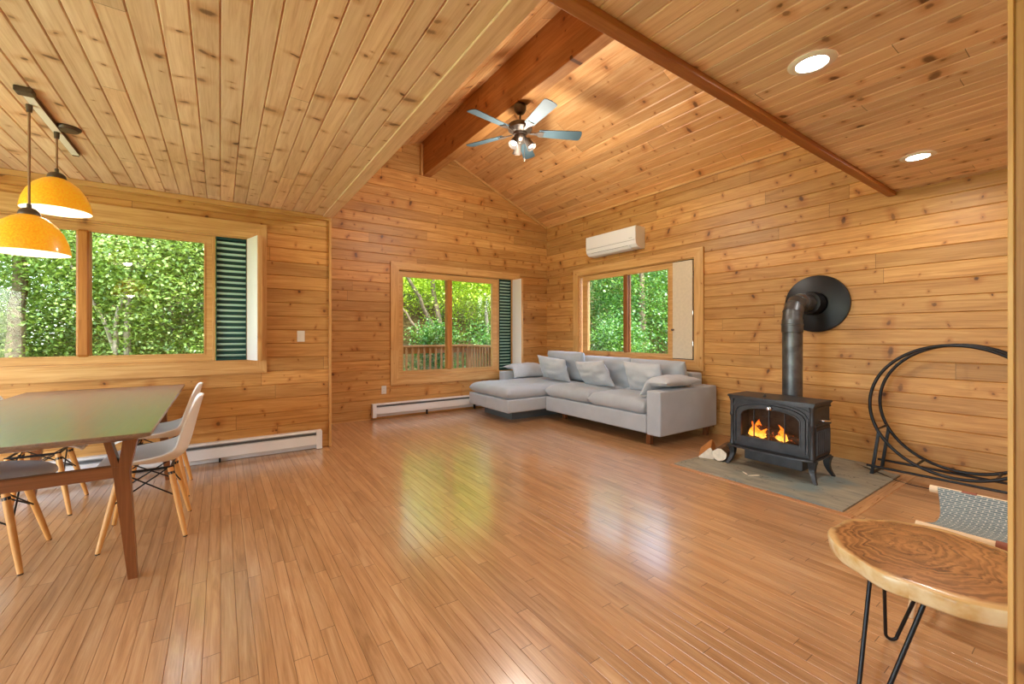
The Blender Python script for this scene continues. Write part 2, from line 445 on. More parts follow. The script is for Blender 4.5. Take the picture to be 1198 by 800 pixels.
# right wall
boards('wall_right', lambda s, t, d: (XC+d, s, t), 0, EZ+.02, PITCH, cut(lambda t: (YR-.02 if t < ZC else YH-.02, YB+.02), [WC]), (*WC[2:], ZC), W_Y, label='knotty pine board wall behind the stove')
boards('wall_left', lambda s, t, d: (XL-d, s, t), 0, ZC, PITCH, cut((YR-.02, YA+.02), [D1, D2]), (*D1[2:],), W_Y, label='pine board wall with added glazed doors that let in light')
boards('wall_rear', lambda s, t, d: (s, YR-d, t), 0, ZC, PITCH, cut((XL-.02, XC+.02), []), (), W_X, label='pine board wall behind the camera')
boards('wall_return', lambda s, t, d: (XA-d, s, t), 0, zr(XA)+.02, PITCH, cut(lambda t: (YA if t < ZC else YH-.02, YB+.02), []), (ZC,), W_Y, label='short pine wall return beside the gable wall')
boards('wall_header', lambda s, t, d: (s, YH-d, t), ZC, RZ+OV, PITCH, cut(lambda t: (xs_lo(t), xs_hi(t)), []), (zr(XA-OV)+OV, zr(XC+OV)+OV), W_X, label='pine wall above the flat ceiling edge')
# ceilings
boards('ceiling', lambda s, t, d: (t, s, ZC+d), XL-.02, XC+.02, .102, cut(lambda t: (YR-.02, YA+.02 if t < XA else YH), []), (XA,), CE_Y, gap=.0055, depth=.009, label='flat knotty pine board ceiling')
boards('ceiling_vault', lambda s, t, d: (t, s, zr(t)+d), RX, XC+.02, .128, cut((YH-.02, YB+.02), []), (), VA_Y, gap=.007, depth=.010, label='sloping pine board ceiling right of the beam')
boards('ceiling_slope', lambda s, t, d: (t, s, zr(t)+d), XA-.02, RX, .128, cut((YH-.02, YB+.02), []), (), VA_Y, gap=.007, depth=.010, label='sloping pine board ceiling left of the beam')
boards('floor', lambda s, t, d: (t, s, -d), XL-.02, XC+.02, .0563, cut(lambda t: (YR-.02, YB+.02 if t > XA else YA+.02), []), (XA,), FLOOR, gap=.0014, depth=.0025, label='narrow strip oak floor with a satin finish')
# beam
struct('beam_ridge', box(2.548, 2.676, YH+.002, YB-.002, 3.645, RZ-.03, .004, 1), BEAM, 'dark pine ridge beam under the vaulted ceiling')
struct('trim_1', box(2.505, 2.545, YB-.045, YB-.002, 3.645, RZ-.1, .003, 1), T_V, 'upright trim beside the ridge beam end')
# mouldings
struct('trim_2', box(XL, XA, YA-.03, YA-.001, ZC-.045, ZC-.001, .006), T_X, 'pine moulding between dining wall and ceiling')
struct('trim_3', box(XA-.085, XA+.012, YH, YB-.004, ZC-.016, ZC-.001, .004), wood('pine_edge_board', 1, 0, .4, 5.0, **CEILC, knots=.2, tint=.1, joint=False), 'pale edge board along the flat ceiling')
struct('trim_4', box(XA+.015, XC-.003, YH-.03, YH+.03, ZC-.034, ZC-.001, .005), RED_X, 'reddish stained header strip under the ceiling edge')
bm = B(); n_ = 2
def rake(bm, xa, xb, dz0, dz1, y0, y1):
    v = []
    for x in (xa, xb):
        for y in (y0, y1):
            for dz in (dz0, dz1): v.append(bm.verts.new((x, y, zr(x)+dz)))
    for q in ((0, 1, 3, 2), (4, 5, 7, 6), (0, 1, 5, 4), (2, 3, 7, 6), (0, 2, 6, 4), (1, 3, 7, 5)):
        bm.faces.new([v[i] for i in q])
rake(bm, 2.68, XC-.025, -.035, -.001, YB-.025, YB-.001)
struct('trim_5', bm, T_X, 'thin pine rake moulding on the gable wall')
struct('trim_6', box(XC-.024, XC-.001, YH+.04, YB-.026, EZ-.025, EZ+.008, .005), T_Y, 'thin pine moulding under the sloping ceiling')
struct('trim_7', box(XA-.022, XA+.004, YA-.022, YA-.001, .0, ZC-.05, .003, 1), T_V, 'upright pine corner strip of the dining wall')
struct('baseboard_gable', box(XA+.003, 1.76, YB-.014, YB-.001, 0, .012, .002, 1), T_X, 'low pine strip under the gable wall')
POSTW = wood('post_wood', 2, 1, .37, 9.0, dark=srgb(138, 92, 48), mid=srgb(164, 116, 64), light=srgb(182, 136, 80), knots=.4, knot_len=.5, tint=.1, joint=False)
struct('trim_8', box(.953, 1.075, -.03, .095, 0, ZC-.001, .004), POSTW, 'upright timber post close to the side table')
struct('trim_9', box(.948, .9525, .0925, .0985, 0, ZC-.001, .001, 1), T_V, 'pale edge strip of the timber post')

# ------------------------------------------------------------------ windows
def win(name, label):
    return thing(name, label, None, (0, 0, 0), kind='structure')
def rect(a, b, c, d): return [(a, c), (b, c), (b, d), (a, d)]
class Wall:
    """window carpentry on a wall plane: s along, w outward, z up"""
    def __init__(s, ax, pos): s.ax, s.pos = ax, pos
    def box(s, s0, s1, w0, w1, z0, z1, bev=.003):
        return box(s0, s1, s.pos+w0, s.pos+w1, z0, z1, bev, 1) if s.ax == 'Y' else box(s.pos+w0, s.pos+w1, s0, s1, z0, z1, bev, 1)
    def ring(s, o, i, w0, w1):
        return prism_ring(s.ax, rect(*o), rect(*i), s.pos+w0, s.pos+w1)
def prism_ring(ax, o, i, h0, h1): return add_ring(B(), o, i, ax, h0, h1)
def slats(W, s0, s1, z0, z1, pitch):
    bm = B(); n = int((z1-z0)/pitch)
    for k in range(n):
        z = z0+(k+.5)*(z1-z0)/n; h = pitch*.15
        pts = [(.022, z+h), (.026, z+h+.004), (.050, z-h+.004), (.046, z-h)]
        if W.ax == 'Y': add_prism(bm, [(W.pos+a, b) for a, b in pts], 'X', s0, s1)
        else: add_prism(bm, [(W.pos+a, b) for a, b in pts], 'Y', s0, s1)
    return bm
def build_window(name, label, W, hole, casing, sash, mull, louver, knobs=True, open_panel=None, closed=None, trimm=None):
    t = win(name, label); TH = T_X if W.ax == 'Y' else T_Y; TV = T_V if W.ax == 'Y' else T_VY
    s0, s1, z0, z1 = hole
    c0, c1, d0, d1 = casing
    mid = .004
    # mitred casing, one board per side
    bev = .0
    for nm, q, mt in (('casing', [(c0, d1), (c1, d1), (s1, z1), (s0, z1)], TH), ('casing', [(c0, d0), (c1, d0), (s1, z0), (s0, z0)], TH),
                      ('casing', [(c0, d0), (c0, d1), (s0, z1), (s0, z0)], TV), ('casing', [(c1, d0), (c1, d1), (s1, z1), (s1, z0)], TV)):
        obj(nm, prism(q, W.ax, W.pos-.026, W.pos-.0005), mt, t)
    obj('jamb', W.ring(hole, (s0+.012, s1-.012, z0+.012, z1-.012), -.0004, .15), TH, t)
    a0, a1, b0, b1 = sash[0]; g0, g1, h0, h1 = sash[1]
    obj('sash', W.ring(sash[0], sash[1], .03, .085), trimm or TH, t)
    obj('bead', W.ring((g0-.006, g1+.006, h0-.006, h1+.006), (g0+.004, g1-.004, h0+.004, h1-.004), .024, .0295), TV, t)
    obj('glass', W.box(g0-.01, g1+.01, .058, .064, h0-.01, h1+.01, 0), GLASSM, t)
    m0, m1, mm = mull
    obj('mullion', W.box(m0, m1, .002, .057, h0-.004, h1+.004, .016), mm, t)
    obj('mullion', W.box(m0, m1, .065, .1, h0-.004, h1+.004, .004), mm, t)
    l0, l1 = louver
    if l0 is not None:
        lo = min(a1, l0); 
        obj('post', W.box(a1+.001, l0-.003, .022, .1, z0+.012, z1-.012), TV, t)
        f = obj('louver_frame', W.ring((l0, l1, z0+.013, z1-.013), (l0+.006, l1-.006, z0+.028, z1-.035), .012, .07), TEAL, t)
        obj('louver_slats', slats(W, l0+.005, l1-.005, z0+.03, z1-.037, .0525), SCREEN, f, label='row of slats painted pale mint as if sunlit')
        obj('louver_shade', W.box(l0+.005, l1-.005, .06, .068, z0+.025, z1-.03, 0), TEAL, f)  # dark teal sheet stands in for the shaded part between lit slats
    return t

WLA, WLB, WLC = Wall('Y', YA), Wall('Y', YB), Wall('X', XC)
w1 = build_window('window_1', 'long dining window with two panes and a louvred vent at its end', WLA, WA, (-2.03, .384, .835, 2.318),
    ((-1.85, -.066, .968, 2.157), (-1.79, -.126, 1.035, 2.09)), (-.989, -.905, RED_V), (-.036, .212))
w2 = build_window('window_2', 'two pane window above the baseboard heater with a louvred vent', WLB, WB, (2.048, 4.37, .47, 2.29),
    ((2.185, 3.925, .60, 2.165), (2.248, 3.83, .668, 2.085)), (2.972, 3.062, RED_V), (3.962, 4.2))
w3 = build_window('window_3', 'window above the sofa back with a closed cream vent panel', WLC, WC, (3.005, 5.375, .762, 2.32),
    ((3.468, 5.2, .89, 2.19), (3.543, 5.085, .95, 2.115)), (4.235, 4.315, wood('dark_mullion', 2, 1, .5, 9.0, dark=srgb(110, 62, 26), mid=srgb(136, 82, 36), light=srgb(156, 100, 50), knots=.1, tint=.05, joint=False)), (None, None))
def open_leaf(t, x, y, dx, dy, th, z0, z1):
    """panel from (x, y) to (x+dx, y+dy); the white face looks to -x"""
    L = math.hypot(dx, dy); a = math.atan2(dy, dx)
    M = Matrix.Translation((x, y, 0)) @ Matrix.Rotation(a, 4, 'Z')      # local +y points to +x side after rotation of about -90 deg
    p = obj('vent_panel', box(0, L, .004, th, z0, z1, .003, 1, M), T_V, t, label='hinged vent panel swung open')
    obj('white_face', box(.003, L-.003, 0, .0038, z0+.003, z1-.003, 0, 1, M @ Matrix.Translation((0, 0, 0))), WHITEP, p, label='white inner face')
    for z in (z0+.15, z1-.15): obj('hinge', tube([M @ Vector((-.004, th/2, z-.03)), M @ Vector((-.004, th/2, z+.03))], .004, 8), CHROME, p)
open_leaf(w1, .213, YA-.026, .072, -.25, .045, .968, 2.158)
open_leaf(w2, 4.205, YB-.026, .012, -.25, .045, .60, 2.172)
# closed vent panel of the right wall window
p = obj('vent_panel', box(XC-.002, XC+.03, 3.165, 3.455, .90, 2.18, .002, 1), CREAM, w3, label='closed cream vent panel')
kb = obj('knob', lathe([(0, 0), (.006, 0), (.006, -.02), (.014, -.026), (.015, -.036), (.008, -.042), (0, -.042)], (XC-.0025, 3.44, 1.28), 14, 'X'), BRONZE, p)
obj('knob_collar', lathe([(0, 0), (.013, 0), (.013, -.004), (0, -.004)], (XC-.0025, 3.44, 1.28), 14, 'X'), CHROME, p)
for z in (1.1, 1.5, 2.0): obj('hinge', tube([(XC-.008, 3.155, z-.03), (XC-.008, 3.155, z+.03)], .006, 8), CHROME, p)
obj('gap', box(XC+.02, XC+.03, 3.14, 3.4695, .889, 2.19, 0), DARK, w3)

WLL = Wall('X', XL)
for nm, D in (('added_door_1', D1), ('added_door_2', D2)):  # glazed doors out of view, added as a light source
    t = thing(nm, None, kind='structure')
    s0, s1, z0, z1 = D
    obj('casing', prism_ring('X', rect(s0-.1, s1+.1, z0-.015, z1+.1), rect(s0, s1, z0, z1), XL+.0005, XL+.02), T_Y, t)
    obj('door_frame', prism_ring('X', rect(s0, s1, z0, z1), rect(s0+.06, s1-.06, z0+.08, z1-.06), XL-.08, XL-.0004), T_Y, t)
    mid = (s0+s1)/2
    obj('stile', box(XL-.07, XL-.01, mid-.05, mid+.05, z0+.08, z1-.06, .004, 1), T_VY, t)
    obj('glass', box(XL-.045, XL-.039, s0+.055, s1-.055, z0+.075, z1-.055), GLASSM, t)
    obj('door_handle', tube([(XL+.01, mid+.03, .9), (XL+.05, mid+.03, .95), (XL+.05, mid+.03, 1.12), (XL+.01, mid+.03, 1.17)], .009, 8), BRONZE, t)

# ------------------------------------------------------------------ hearth and floor details
bm = B()
add_prism(bm, [(3.5, 1.10), (4.80, 1.10), (4.80, 1.17), (4.985, 1.40), (4.985, 2.40), (3.5, 2.40)], 'Z', .0, .014)
s = NT('slate_hearth'); o = s.obj()
c = s.sep(o)
k = s.noise(s.xyz(s.m('MULTIPLY', c[0], 9), s.m('MULTIPLY', c[1], 2.2), 0), 1.6, 6, .6, .6)
col = s.ramp(k, [(.25, srgb(112, 112, 102)), (.45, srgb(146, 143, 126)), (.6, srgb(162, 155, 134)), (.8, srgb(180, 171, 148))])
k2 = s.noise(o, 1.7, 2); col = s.mix(s.rng(k2, .5, .68), col, srgb(120, 136, 134))
cr = s.m('ABSOLUTE', s.m('SUBTRACT', s.noise(s.xyz(s.m('MULTIPLY', c[0], 2.6), c[1], 1), 1.3, 4, .6), .5))
col = s.mix(s.rng(cr, .006, .0), col, srgb(86, 84, 74))
s.bsdf(col, .55, normal=s.bump(k, .25, .006)); SLATE = s.mat
tag(obj('hearth_slab', bm, SLATE), 'flat grey green slate hearth under the wood stove', 'hearth')
struct('trim_10', box(3.5, 4.99, 1.022, 1.096, -.001, .006, .002, 1), FLOOR_X, 'oak border board along the hearth side')
struct('trim_11', box(3.448, 3.496, 1.03, 2.42, -.001, .007, .002, 1), wood('pale_hearth_strip', 1, 0, .3, 5.0, dark=srgb(170, 112, 66), mid=srgb(196, 144, 98), light=srgb(216, 172, 128), knots=0, rough=.3, joint=False), 'pale oak border strip along the hearth front')
# ------------------------------------------------------------------ dining table
def lerp(a, b, t): return a+(b-a)*t
T = thing('dining_table', 'dark walnut rectangular dining table by the long window', 'table', (-.75, 3.65, 0))
tx0, tx1, ty0, ty1, tz = -1.225, -.262, 2.515, 4.78, .775
bm = B()
# bevelled underside: top face full size, bottom face inset
v = []
for z, i in ((tz, .002), (tz-.003, 0), (tz-.016, 0), (tz-.04, .075)):
    v.append([bm.verts.new(p) for p in ((tx0+i, ty0+i, z), (tx1-i, ty0+i, z), (tx1-i, ty1-i, z), (tx0+i, ty1-i, z))])
for a, b in zip(v, v[1:]):
    for i in range(4): bm.faces.new((a[i], a[(i+1) % 4], b[(i+1) % 4], b[i]))
bm.faces.new(v[0]); bm.faces.new(v[-1])
obj('tabletop', bm, WALNUT, T)
def hexa(bm, p0, p1, w0, d0, w1, d1):
    """tapered square bar between two points, widths in x and y"""
    A = [bm.verts.new((p0[0]+a*w0/2, p0[1]+b*d0/2, p0[2])) for a, b in ((-1, -1), (1, -1), (1, 1), (-1, 1))]
    C = [bm.verts.new((p1[0]+a*w1/2, p1[1]+b*d1/2, p1[2])) for a, b in ((-1, -1), (1, -1), (1, 1), (-1, 1))]
    for i in range(4): bm.faces.new((A[i], A[(i+1) % 4], C[(i+1) % 4], C[i]))
    bm.faces.new(A); bm.faces.new(C)
for sx in (1, -1):
    for y in (2.83, 4.57):
        cx = -.753
        kx = cx+sx*.345
        bm = B()
        hexa(bm, (cx+sx*.392, y, 0), (kx+sx*.004, y, .57), .036, .036, .062, .06)
        obj('leg', bm, WALLEG, T)
        bm = B(); hexa(bm, (kx+sx*.014, y, .545), (kx+sx*.045, y, tz-.038), .045, .058, .058, .058)
        hexa(bm, (kx-sx*.012, y, .56), (kx-sx*.055, y, tz-.038), .03, .056, .026, .056)
        obj('leg_fork', bm, WALLEG, T)
for y in (2.83, 4.57):
    obj('stretcher', box(-.753-.33, -.753+.33, y-.02, y+.02, .515, .573, .004, 1), WALRAIL, T)
for sx in (1, -1):
    obj('side_rail', box(-.753+sx*.30-.014, -.753+sx*.30+.014, 2.87, 4.53, tz-.085, tz-.041, .003, 1), WALLEG, T)

# ------------------------------------------------------------------ shell chairs (local +x is the front)
def spl(P, t):
    n = len(P)-1; f = min(max(t, 0), 1)*n; i = min(int(f), n-1); u = f-i
    p0, p1, p2, p3 = P[max(i-1, 0)], P[i], P[i+1], P[min(i+2, n)]
    return [.5*((2*b)+(-a+c)*u+(2*a-5*b+4*c-d)*u*u+(-a+3*b-3*c+d)*u**3) for a, b, c, d in zip(p0, p1, p2, p3)]
#        x     z    halfwidth  side rise  side forward
CH = [(.235, .418, .165, .000, 0), (.222, .437, .195, .004, 0), (.16, .446, .220, .022, 0), (.06, .436, .232, .048, 0), (-.05, .428, .234, .068, .0),
      (-.13, .434, .228, .078, .02), (-.185, .475, .216, .050, .048), (-.212, .545, .206, .010, .058), (-.232, .63, .205, .0, .055), (-.252, .72, .198, .0, .045),
      (-.268, .785, .176, .0, .035), (-.276, .818, .135, .0, .026), (-.279, .828, .085, .0, .02)]
def shell_bm():
    bm = B(); NU, NV = 44, 20; g = []
    for i in range(NU+1):
        x, z, w, r, f = spl(CH, i/NU)
        row = []
        for j in range(NV+1):
            q = j/NV*2-1
            k = abs(q)**2.4
            row.append(bm.verts.new((x+f*k, q*w, z+r*k)))
        g.append(row)
    for i in range(NU):
        for j in range(NV): bm.faces.new((g[i][j], g[i+1][j], g[i+1][j+1], g[i][j+1]))
    return bm
def make_chair():
    t = thing('dining_chair', 'x', 'chair', (0, 0, 0), 0, 'white shell chairs at the dining table')
    obj('seat_shell', shell_bm(), SHELL, t, smooth=True, local=True, angle=80, mods=[('SOLIDIFY', dict(thickness=.009, offset=-1)), ('BEVEL', dict(width=.003, segments=2, limit_method='ANGLE'))])
    for sx in (1, -1):
        for sy in (1, -1):
            top = Vector((sx*.115, sy*.125, .405)); bot = Vector((sx*.193, sy*.22, .004))
            l = obj('leg', tube([bot, lerp(bot, top, .3), lerp(bot, top, .8), top], [.0115, .0145, .0165, .0155], 14), DOWEL, t, smooth=True, local=True)
            obj('foot_glide', lathe([(0, 0), (.011, 0), (.012, .006), (0, .006)], bot-Vector((0, 0, .004)), 12), BLACKM, l, local=True)
    bm = B()
    for sx in (1, -1):
        for sy in (1, -1):
            h = lambda q: Vector((sx*.115, sy*.125, .405)).lerp(Vector((sx*.193, sy*.22, .004)), q)
            add_tube(bm, [h(.42), Vector((sx*.11, -sy*.11, .40))], .0042, 8)
            add_tube(bm, [h(.42), Vector((-sx*.10, sy*.12, .40))], .0042, 8)
            add_tube(bm, [h(.06)+Vector((0, 0, 0)), h(.1)], .017, 8)
    for sy in (1, -1): add_tube(bm, [(-.13, sy*.125, .407), (.13, sy*.125, .407)], .008, 8)
    for sx in (1, -1): add_tube(bm, [(sx*.12, -.13, .407), (sx*.12, .13, .407)], .008, 8)
    obj('wire_base', bm, BLACKM, t, local=True)
    return t
ch = make_chair()
ch['label'] = 'white shell chair nearest the open floor, facing the long side of the table'
ch.location = (-.368, 3.45, 0); ch.rotation_euler = (0, 0, PI)
copy_thing(ch, (-.395, 4.235, 0), PI, 'white shell chair beyond its twin, back towards the gable wall, closer to the heater')
copy_thing(ch, (-1.03, 3.405, 0), 0, 'white shell chair tucked under the table, cut by the left picture edge')
copy_thing(ch, (-1.03, 4.265, 0), 0, 'white shell chair tucked under the window end of the table, far side')

# ------------------------------------------------------------------ pendants and ceiling track
t = thing('lighting_track', 'narrow white faced lighting track on the ceiling above the table', 'light track', (-.835, 3.73, ZC))
obj('rail', box(-.862, -.815, 3.27, 4.19, ZC-.022, ZC-.001, .002, 1), plain('track_brown', srgb(92, 62, 40), .5), t)
obj('rail_face', box(-.858, -.819, 3.275, 4.185, ZC-.0245, ZC-.0225, 0), WHITEP, t, label='white underside')
obj('feed_canopy', lathe([(0, -.022), (.05, -.02), (.062, -.008), (.063, -.001), (0, -.001)], (-.78, 3.72, ZC), 28), BRONZE, t, smooth=True)
obj('end_box', box(-.875, -.805, 3.225, 3.285, ZC-.03, ZC-.001, .004, 1), BRONZE, t)
obj('end_cap', box(-.858, -.822, 4.19, 4.205, ZC-.026, ZC-.004, .002, 1), BRONZE, t)
s = NT('amber_shade'); o = s.obj()
k = s.noise(o, 130, 3, .6); c = s.mix(s.rng(k, .3, .7), srgb(240, 160, 14), srgb(254, 192, 34))
s.bsdf(c, .38, coat=.3, normal=s.bump(k, .3, .003), emis=c, es=.22)
AMBER = s.mat
SHIN = plain('shade_lining', (.7, .66, .58), .6)
BULB = emit('bulb_warm', (1, .86, .66), 6)
def pendant(label, x, y, zrim, R, h):
    t = thing('pendant_lamp', label, 'pendant lamp', (x, y, zrim), 0, 'amber pendant lamps over the dining table')
    prof_o = [(R, 0), (R*.985, .02), (R*.93, h*.32), (R*.82, h*.55), (R*.64, h*.78), (R*.42, h*.93), (.042, h)]
    prof_i = [(.038, h-.006), (R*.40, h*.92-.006), (R*.62, h*.77-.006), (R*.80, h*.54-.006), (R*.91, h*.31-.004), (R*.968, .02), (R*.985, 0)]
    sh = obj('lamp_shade', lathe(prof_o+[(.041, h-.004)], (x, y, zrim), 56), AMBER, t, smooth=True, label='mottled amber glass shade')
    obj('shade_lining', lathe(prof_i, (x, y, zrim), 56), SHIN, sh, smooth=True, label='white inside of the shade')
    cp = obj('socket_cap', lathe([(.043, h-.004), (.045, h+.004), (.040, h+.022), (.026, h+.036), (.010, h+.042), (.010, h+.062), (0, h+.065)], (x, y, zrim), 28), BRONZE, t, smooth=True)
    obj('cord', tube([(x, y, zrim+h+.058), (x, y, ZC-.0255-.035)], .0055, 10), plain('braided_cord', srgb(150, 116, 86), .7), t)
    obj('track_plug', lathe([(0, -.066), (.012, -.064), (.014, -.03), (.014, -.0252), (0, -.0252)], (x, y, ZC), 14), BRONZE, t, smooth=True)
    obj('bulb', lathe([(0, -.055), (.022, -.048), (.03, -.03), (.026, -.008), (.014, .012), (.013, .03), (0, .03)], (x, y, zrim+h-.045), 18), BULB, t, smooth=True)
    L = bpy.data.lights.new('pendant_light', 'POINT'); L.energy = PEND_W; L.color = (1, .84, .62); L.shadow_soft_size = .04
    lo = bpy.data.objects.new('pendant_light', L); COL.objects.link(lo); lo.location = (x, y, zrim+.02)
PEND_W = 2
pendant('amber glass pendant lamp hanging lower, closer to the camera over the table', -.862, 3.405, 1.665, .163, .205)
pendant('amber glass pendant lamp hanging higher, on the shorter cord over the table', -.838, 3.77, 1.985, .160, .20)

# ------------------------------------------------------------------ ceiling fan
FX, FY, FZ = 2.612, 3.64, 3.644
t = thing('ceiling_fan', 'five blade ceiling fan with bronze motor under the ridge beam', 'ceiling fan', (FX, FY, FZ))
q = (FX, FY, FZ)
obj('canopy', lathe([(0, -.001), (.062, -.001), (.068, -.02), (.062, -.06), (.045, -.085), (.022, -.1), (0, -.1)], q, 32), BRONZE, t, smooth=True)
obj('downrod', lathe([(.011, -.1), (.011, -.2)], q, 14), BRONZE, t, smooth=True)
obj('motor', lathe([(0, -.165), (.03, -.168), (.035, -.185), (.09, -.195), (.125, -.215), (.13, -.24), (.128, -.262), (.10, -.285), (.075, -.295), (.07, -.315), (0, -.315)], q, 44), BRONZE, t, smooth=True, angle=30)
bz = FZ-.288
for k, ang in enumerate((-2.5, 69.5, 141.5, 213.5, 285.5)):
    M = Matrix.Translation((FX, FY, bz)) @ Matrix.Rotation(math.radians(ang+FAN_ROT), 4, 'Z')
    bm = B(); out = []
    for i in range(15):
        u = i/14; out.append((.20+u*.43, -(.052+.02*u)))
    for i in range(1, 10):
        a = -PI/2+PI*i/10; out.append((.63+.035*math.cos(a)**.6 if math.cos(a) > 0 else .63, .072*math.sin(a)))
    for i in range(15):
        u = 1-i/14; out.append((.20+u*.43, .052+.02*u))
    add_prism(bm, out, 'Z', -.003, .003)
    bmesh.ops.transform(bm, matrix=M @ Matrix.Rotation(math.radians(-13), 4, 'X'), verts=bm.verts)
    b = obj('blade', bm, BLADE, t)
    bm = B()
    add_prism(bm, [(.10, -.012), (.17, -.016), (.215, -.04), (.255, -.034), (.245, 0), (.255, .034), (.215, .04), (.17, .016), (.10, .012)], 'Z', -.012, -.0045)
    bmesh.ops.transform(bm, matrix=M @ Matrix.Rotation(math.radians(-13), 4, 'X'), verts=bm.verts)
    obj('blade_bracket', bm, BRONZE, b, label='bronze bracket')
obj('light_fitter', lathe([(0, -.315), (.055, -.315), (.06, -.33), (.05, -.36), (.03, -.375), (.012, -.385), (.012, -.40), (0, -.402)], q, 30), BRONZE, t, smooth=True)
FSH = plain('bronze_shade', (.10, .08, .065), .4, metal=.5)
FBULB = emit('fan_bulb', (1, .95, .86), 7)
for k, ang in enumerate((200, 305, 70)):
    a = math.radians(ang)
    d = Vector((math.cos(a)*.55, math.sin(a)*.55, -.83)).normalized()
    p0 = Vector((FX+math.cos(a)*.05, FY+math.sin(a)*.05, FZ-.345))
    rot = d.to_track_quat('Z', 'Y').to_matrix().to_4x4(); M = Matrix.Translation(p0) @ rot
    bm = lathe([(0, 0), (.016, .0), (.02, .03), (.032, .045), (.038, .08), (.043, .12), (.052, .145), (.049, .145), (.040, .12), (.035, .08), (.028, .05), (0, .048)], (0, 0, 0), 24)
    bm.transform(M); ls = obj('lamp_shade', bm, FSH, t, smooth=True)
    bm = lathe([(0, .055), (.012, .06), (.022, .08), (.030, .105), (.028, .122), (.016, .132), (0, .134)], (0, 0, 0), 18); bm.transform(M)
    obj('bulb', bm, FBULB, ls, smooth=True)
    L = bpy.data.lights.new('fan_light', 'POINT'); L.energy = FAN_W; L.color = (1, .93, .82); L.shadow_soft_size = .06
    lo = bpy.data.objects.new('fan_light', L); COL.objects.link(lo); lo.location = p0+d*.19+Vector((0, 0, -.17))
obj('pull_chain', tube([(FX+.035, FY-.03, FZ-.37), (FX+.035, FY-.03, FZ-.56)], .0022, 6), BRONZE, t)
obj('pull_fob', lathe([(0, 0), (.006, .004), (.007, .03), (0, .036)], (FX+.035, FY-.03, FZ-.595), 10), BRONZE, t)

# ------------------------------------------------------------------ recessed lights
RLENS = emit('downlight_lens', (1, .97, .9), 16)
def downlight(x, y, label, W=None):
    t = thing('recessed_light', label, 'ceiling light', (x, y, ZC), 0, 'recessed ceiling lights')
    obj('trim_ring', lathe([(.062, -.002), (.066, -.009), (.088, -.008), (.098, -.001)], (x, y, ZC), 48), WHITEP, t, smooth=True)
    obj('lens', lathe([(0, -.004), (.064, -.004), (.064, -.0015), (0, -.0015)], (x, y, ZC), 40), RLENS, t)
    L = bpy.data.lights.new('downlight', 'AREA'); L.shape = 'DISK'; L.size = .12; L.energy = W or DOWN_W; L.color = (1, .97, .92)
    lo = bpy.data.objects.new('downlight', L); COL.objects.link(lo); lo.location = (x, y, ZC-.012)
downlight(2.295, .84, 'round white recessed light nearer the ridge beam')
downlight(4.13, .85, 'round white recessed light close to the stove wall')
for x, y in ((2.3, -1.1), (4.13, -1.1), (-1.4, .84)):  # extra unseen fixtures, added to brighten the room
    downlight(x, y, 'added round recessed light out of view')

# ------------------------------------------------------------------ baseboard heaters, outlets
def heater(name, label, x0, x1, yw, z0, z1, open_end):
    t = thing(name, label, 'heater', ((x0+x1)/2, yw, 0), 0, 'white baseboard heaters')
    h = z1-z0
    obj('back_plate', box(x0, x1, yw-.012, yw-.002, z0, z1, .001, 1), WHITE, t)
    obj('front_cover', prism([(yw-.063, z0+.045), (yw-.066, z0+.05), (yw-.066, z0+h*.72), (yw-.058, z0+h*.74), (yw-.055, z0+h*.72), (yw-.055, z0+.045)], 'X', x0+.055, x1-.055), WHITE, t)
    obj('top_hood', prism([(yw-.0125, z1), (yw-.045, z1-.002), (yw-.058, z1-.016), (yw-.056, z1-.02), (yw-.042, z1-.008), (yw-.0125, z1-.006)], 'X', x0+.002, x1-.002), WHITE, t)
    obj('fin_element', box(x0+.06, x1-.06, yw-.05, yw-.0125, z0+.05, z0+h*.62, 0), DARK, t)
    obj('damper', box(x0+.056, x1-.056, yw-.048, yw-.044, z0+h*.76, z0+h*.85, 0), plain('damper_grey', (.12, .12, .12), .5), t)
    for a, b in ((x0, x0+.056), (x1-.056, x1)):
        obj('end_cap', box(a, b, yw-.07, yw-.0122, z0, z1-.004, .005, 2), WHITE, t)
    for x in (lerp(x0, x1, .33), lerp(x0, x1, .66)):
        obj('bracket', box(x-.008, x+.008, yw-.05, yw-.013, z0-.0 if z0 < .01 else .0, z0+.048, 0), DARK, t)
heater('baseboard_heater', 'long white baseboard heater on the dining wall behind the chairs', -1.75, .893, YA, .004, .2, 1)
heater('baseboard_heater', 'white baseboard heater under the gable wall window', 1.775, 4.3, YB, .03, .226, 1)
def plate(name, label, cat, cx, pos, ax, cz, toggle):
    def bx(a0, a1, d0, d1, z0, z1, bv=.0):
        return box(cx+a0, cx+a1, pos-d1, pos-d0, cz+z0, cz+z1, bv, 2) if ax == 'Y' else box(pos-d1, pos-d0, cx+a0, cx+a1, cz+z0, cz+z1, bv, 2)
    t = thing(name, label, cat, (cx, pos, cz) if ax == 'Y' else (pos, cx, cz))
    obj('cover_plate', bx(-.036, .036, .001, .007, -.058, .058, .003), PLASTIC, t)
    if toggle:
        obj('toggle', bx(-.005, .005, .0071, .018, -.004, .016, .002), PLASTIC, t)
    else:
        for z in (-.022, .022):
            r = obj('receptacle', bx(-.017, .017, .0071, .009, z-.014, z+.014, .002), PLASTIC, t)
            for a in (-.007, .007): obj('slot', bx(a-.0012, a+.0012, .0088, .0094, z-.004, z+.005), DARK, r)
plate('light_switch', 'ivory light switch on the dining wall beside the vent', 'light switch', .697, YA, 'Y', 1.20, True)
plate('wall_outlet', 'ivory outlet low on the gable wall above the heater', 'outlet', 1.954, YB, 'Y', .413, False)
t = thing('wall_outlet', 'white outlet on the right wall partly hidden behind the post', 'outlet', (XC, .478, .862))
